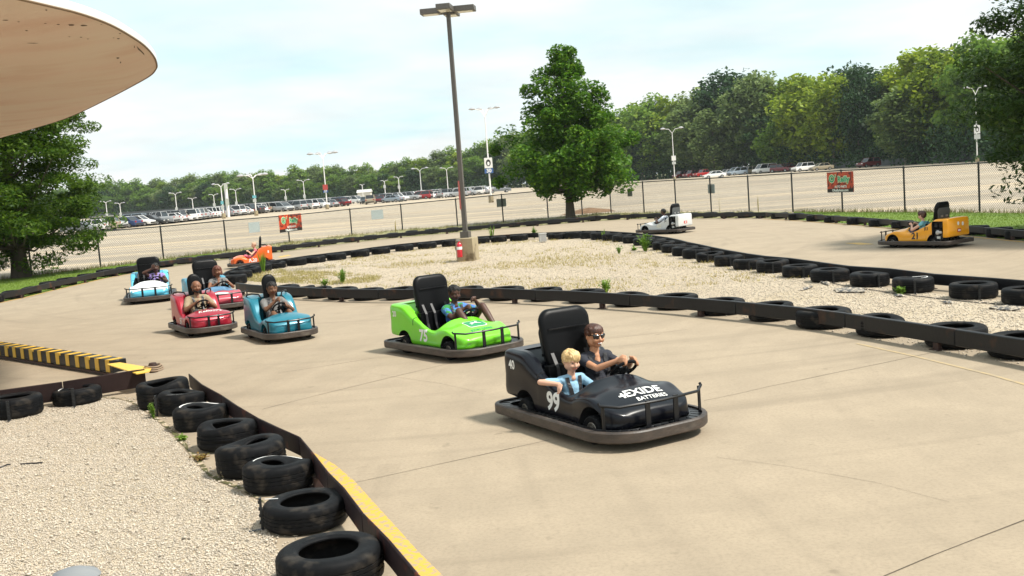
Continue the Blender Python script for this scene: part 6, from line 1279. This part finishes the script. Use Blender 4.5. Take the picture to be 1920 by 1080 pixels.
    # belt straps over the chest
    if belt:
        bvh = BVHTree.FromPolygons([v.co.copy() for v in me2.vertices], [tuple(p.vertices) for p in me2.polygons])
        for sg in (-1, 1):
            V = []; st = []
            for i in range(11):
                u_ = i/10; yy = y+sg*(.095-.05*u_)*s; z = (neck.z-.03*s)*(1-u_)+(pel.z+.06)*u_
                for w_ in (-.02, .02):
                    h = bvh.ray_cast(Vector((1.0, yy+w_, z)), Vector((-1, 0, 0)), 2.)
                    # ignore hits on arms or hands in front of the chest
                    lim = chest.x+.16*s; q = h[0]
                    while q is not None and q.x > lim: h = bvh.ray_cast(Vector((q.x-.01, yy+w_, z)), Vector((-1, 0, 0)), 2.); q = h[0]
                    V.append(Vector(((q.x if q is not None else chest.x+.1*s)+.008, yy+w_, z)))
            top = [Vector((neck.x-.06, y+sg*.11*s+w_, neck.z-.01)) for w_ in (-.02, .02)]; V = top+V; nb = len(V)//2
            b_ = MB(); b_.add(V, [(2*i, 2*i+1, 2*i+3, 2*i+2) for i in range(nb-1)]); b_.build('belt_strap', mat('belt_black', (.02, .02, .023), .5), t, 0)
        bit('buckle', lambda b_: b_.box((V[-3].x+.004, y, V[-3].z), (.02, .06, .045)), mat('buckle_grey', (.28, .28, .28), .4))
    return t, hc
def skinm(n_, c): return mat(n_, c, .48, spec=.45, noise=(18, .25), col2=tuple(q*.85 for q in c))
tan = skinm('skin_tan', (.50, .25, .14)); pale = skinm('skin_pale', (.62, .36, .25)); brown = skinm('skin_brown', (.22, .10, .055)); deep = skinm('skin_deep', (.075, .032, .02)); mid = skinm('skin_mid', (.16, .075, .04))
def cloth(n_, c, **k): return mat(n_, c, .85, noise=k.pop('noise', (9, .6)), bump=(16, .018), **k)
navy = cloth('cloth_navy', (.025, .028, .04)); lblue = cloth('cloth_light_blue', (.26, .46, .62)); jeans = cloth('denim', (.05, .07, .12)); khaki = cloth('cloth_khaki', (.34, .26, .165)); greyt = cloth('cloth_grey', (.19, .19, .185)); lilac = cloth('cloth_lilac', (.33, .25, .58)); charcoal = cloth('cloth_charcoal', (.045, .045, .048)); pink = cloth('cloth_pink', (.72, .16, .22)); whitec = cloth('cloth_white', (.62, .68, .78)); redc = cloth('cloth_red', (.30, .02, .02)); bluesh = cloth('shorts_blue', (.03, .05, .30))
floral = cloth('shirt_floral', (.03, .06, .42), noise=(9, 1), col2=(.12, .35, .62), stain=(13, (.03, .22, .05), .5, .56))
hb1 = mat('hair_brown', (.022, .009, .006), .4, noise=(60, 1), col2=(.11, .04, .022), scale3=(.6, 2, .3), bump=(120, .004)); hb2 = mat('hair_blond', (.42, .25, .08), .5, noise=(60, 1), col2=(.85, .62, .32), scale3=(.6, 2, .3), bump=(120, .004)); hb3 = mat('hair_black', (.008, .007, .006), .7); hb4 = mat('hair_auburn', (.14, .04, .02), .5, noise=(60, .6), col2=(.06, .02, .01)); hb5 = mat('hair_light', (.5, .3, .2), .6)
def wheel_hands(K, y, r=.15, ov=0.):
    sx, sy, sz = K['sw']; return {'L': (sx-.055, sy+.125, sz+.045), 'R': (sx-.055, sy-.125, sz+.045), 'Ld': (.8, -.15, .25), 'Rd': (.8, .15, .25), 'Ls': (0, -.5, .85), 'Rs': (0, .5, .85), 'Lc': (.35, 0, -.95), 'Rc': (.35, 0, -.95)}
KB = KC['B']
h = wheel_hands(KA, .22); h.update(L=(.15, .34, .63), R=(.17, .16, .66))
person(kb, .21, 1.0, 'smiling woman in sunglasses and dark short sleeved top steering the black kart', tan, navy, jeans, yaw=-3, head_tilt=2, hair='bun', hair_m=hb1, hands=h, vox=.0072, glasses=True, skinny=.84, bust=1., sleeve=.27, seat_z=.28, seat_x=-.25, lean=.0)
person(kb, -.22, .80, 'blond boy in a light blue shirt leaning on the side of the black kart', pale, lblue, jeans, yaw=-6, head_tilt=12, hair='bowl', hair_m=hb2, hands={'R': (-.02, -.47, .49), 'Rd': (.6, -.35, -.45), 'Rs': (.5, .3, .6), 'Rc': (.2, -.5, -.8), 'Rp': (-.4, -.6, .1), 'L': (.24, -.10, .46), 'Ld': (.9, .1, 0), 'Ls': (0, 1, .1), 'Lc': (0, 0, -1), 'Lp': (0, .5, -.9)}, vox=.0068, skinny=.92, sleeve=.5, seat_z=.215, seat_x=-.15, lean=.05, hs=1.10)
h = wheel_hands(KA, .22); h.update(R=(.14, .16, .66), L=(.06, .42, .74), Ld=(.2, -.8, .5), Ls=(.3, .2, .9), Lc=(.6, -.3, -.6))
person(kg, .22, 1.0, 'driver in blue and green patterned shirt with raised bare knees in the lime kart', deep, floral, bluesh, yaw=-8, head_tilt=12, hair='short', hair_m=hb3, hands=h, vox=.0095, legskin=True, seat_z=.29, seat_x=-.19, knees={'R': (.16, .02, .63), 'L': (.22, .44, .66)}, lean=.02)
h = wheel_hands(KA, .22); h.update(R=(-.0, .11, .86), Rd=(.1, .2, .9), Rs=(.6, .5, 0), Rc=(.3, .5, .3), Rp=(.1, -1, -.2), L=(.13, .30, .60))
person(kw, .20, 1.0, 'driver in a lilac sleeveless top with one hand raised to face', deep, lilac, charcoal, yaw=0, hair='short', hair_m=hb3, hands=h, vox=.011, skinny=1.08, bust=1.1, sleeve=.08, lean=.03)
h = wheel_hands(KB, 0); person(kr, 0, 1.03, 'bald bearded man in a tan t-shirt driving the dark red kart', brown, khaki, charcoal, yaw=-4, head_tilt=4, hair='beard', hair_m=hb3, hands=h, vox=.0105, skinny=1.08, sleeve=.55, smile=True, knees={'L': (.2, .17, .42), 'R': (.2, -.17, .42)}, lean=.03)
h = wheel_hands(KB, 0); h.update(R=(.12, -.03, .70), L=(.14, .14, .60)); person(kt, 0, 1.02, 'young man in a grey t-shirt and dark red shorts driving the teal kart', mid, greyt, redc, yaw=-4, head_tilt=5, hair='short', hair_m=hb3, hands=h, vox=.0105, skinny=.95, sleeve=.55, legskin=True, knees={'L': (.22, .18, .47), 'R': (.22, -.16, .47)}, lean=.03)
h = wheel_hands(KA, .22); person(kf, .21, 1.0, 'smiling woman with auburn bob in a sleeveless grey top driving the rose red kart', brown, greyt, charcoal, yaw=6, hair='bob', hair_m=hb4, hands=h, vox=.010, skinny=1.0, bust=1.05, sleeve=.1, smile=True, lean=.04)
h = wheel_hands(KB, 0); person(ko, 0, .84, 'small child in a pink sleeveless top driving the orange kart', pale, pink, pink, yaw=-12, hair='short', hair_m=hb5, hands=h, vox=.011, sleeve=.1, seat_z=.34, seat_x=-.14, lean=.05)
h = wheel_hands(KA, .22); person(kgr, .22, .98, 'driver in a white t-shirt in the silver white kart', deep, whitec, charcoal, yaw=0, hair='short', hair_m=hb3, hands=h, vox=.012, sleeve=.5, lean=.08, belt=False)
h = wheel_hands(KA, .22); person(ky, .22, .92, 'child with brown hair and bare arms driving the yellow kart', pale, cloth('cloth_aqua', (.2, .5, .55)), jeans, yaw=0, head_tilt=5, hair='bowl', hair_m=hb1, hands=h, vox=.011, sleeve=.06, lean=.10, belt=False)

# copies that share a label are told apart by their place
byl = {}
for o in bpy.data.objects:
    if o.get('category') in ('tree', 'car') and o.get('group'): byl.setdefault(o['label'], []).append(o)
for lb, os_ in byl.items():
    if not 2 <= len(os_) <= 4 or len(lb.split()) > 15: continue
    os_.sort(key=lambda o: P_IX(o.location)); wd_ = ['leftmost'] + ([] if len(os_) == 2 else ['second'] if len(os_) == 3 else ['second', 'third']) + ['rightmost']
    for o, w_ in zip(os_, wd_): o['label'] = w_+' '+lb
# worn seams and bay lines of the parking lot
sm = mat('lot_seam', (.22, .19, .15), .9, noise=(2, .8), col2=(.33, .28, .21)); bl = mat('worn_bay_line', (.62, .56, .46), .9, noise=(3, 1), col2=(.46, .38, .28))
rr_ = random.Random(3)
for yy in (70, 78, 88, 99, 112, 128, 150, 176, 205):
    mb = MB(); x = -110.
    while x < 130:
        l = rr_.uniform(8, 30); y_ = yy-(x*.06)+rr_.uniform(-.3, .3)
        mb.add([(x, y_, -.0045), (x+l, y_-l*.06, -.0045), (x+l, y_-l*.06+yy*.0016, -.0045), (x, y_+yy*.0016, -.0045)], [(0, 1, 2, 3)]); x += l+rr_.uniform(0, 12)
    struct(mb.build('lot_seam', sm, None, 0))
for r0 in (84, 104, 134, 160):
    mb = MB()
    for k_ in range(-34, 40):
        if rr_.random() < .45: continue
        x = k_*3.0; y_ = r0-x*.06; mb.add([(x, y_-2.6, -.004), (x+.12, y_-2.6, -.004), (x+.12, y_+2.6, -.004), (x, y_+2.6, -.004)], [(0, 1, 2, 3)])
    struct(mb.build('bay_line', bl, None, 0))
# ------------------------------------------------------------------ summer haze
HAZE = 0.00013
if HAZE:
    mb = MB(); mb.box((0, 360, 19), (1000, 800, 40.5)); hz = mb.build('haze', mat('haze_air', (.8, .85, .9)), None, 0); hz['kind'] = 'stuff'
    t = MATS['haze_air'].node_tree; t.nodes.remove(t.nodes['Principled BSDF']); v = N(t, 'ShaderNodeVolumePrincipled'); v.inputs['Density'].default_value = HAZE; v.inputs['Color'].default_value = (.86, .93, .97, 1); t.links.new(v.outputs[0], t.nodes['Material Output'].inputs['Volume'])
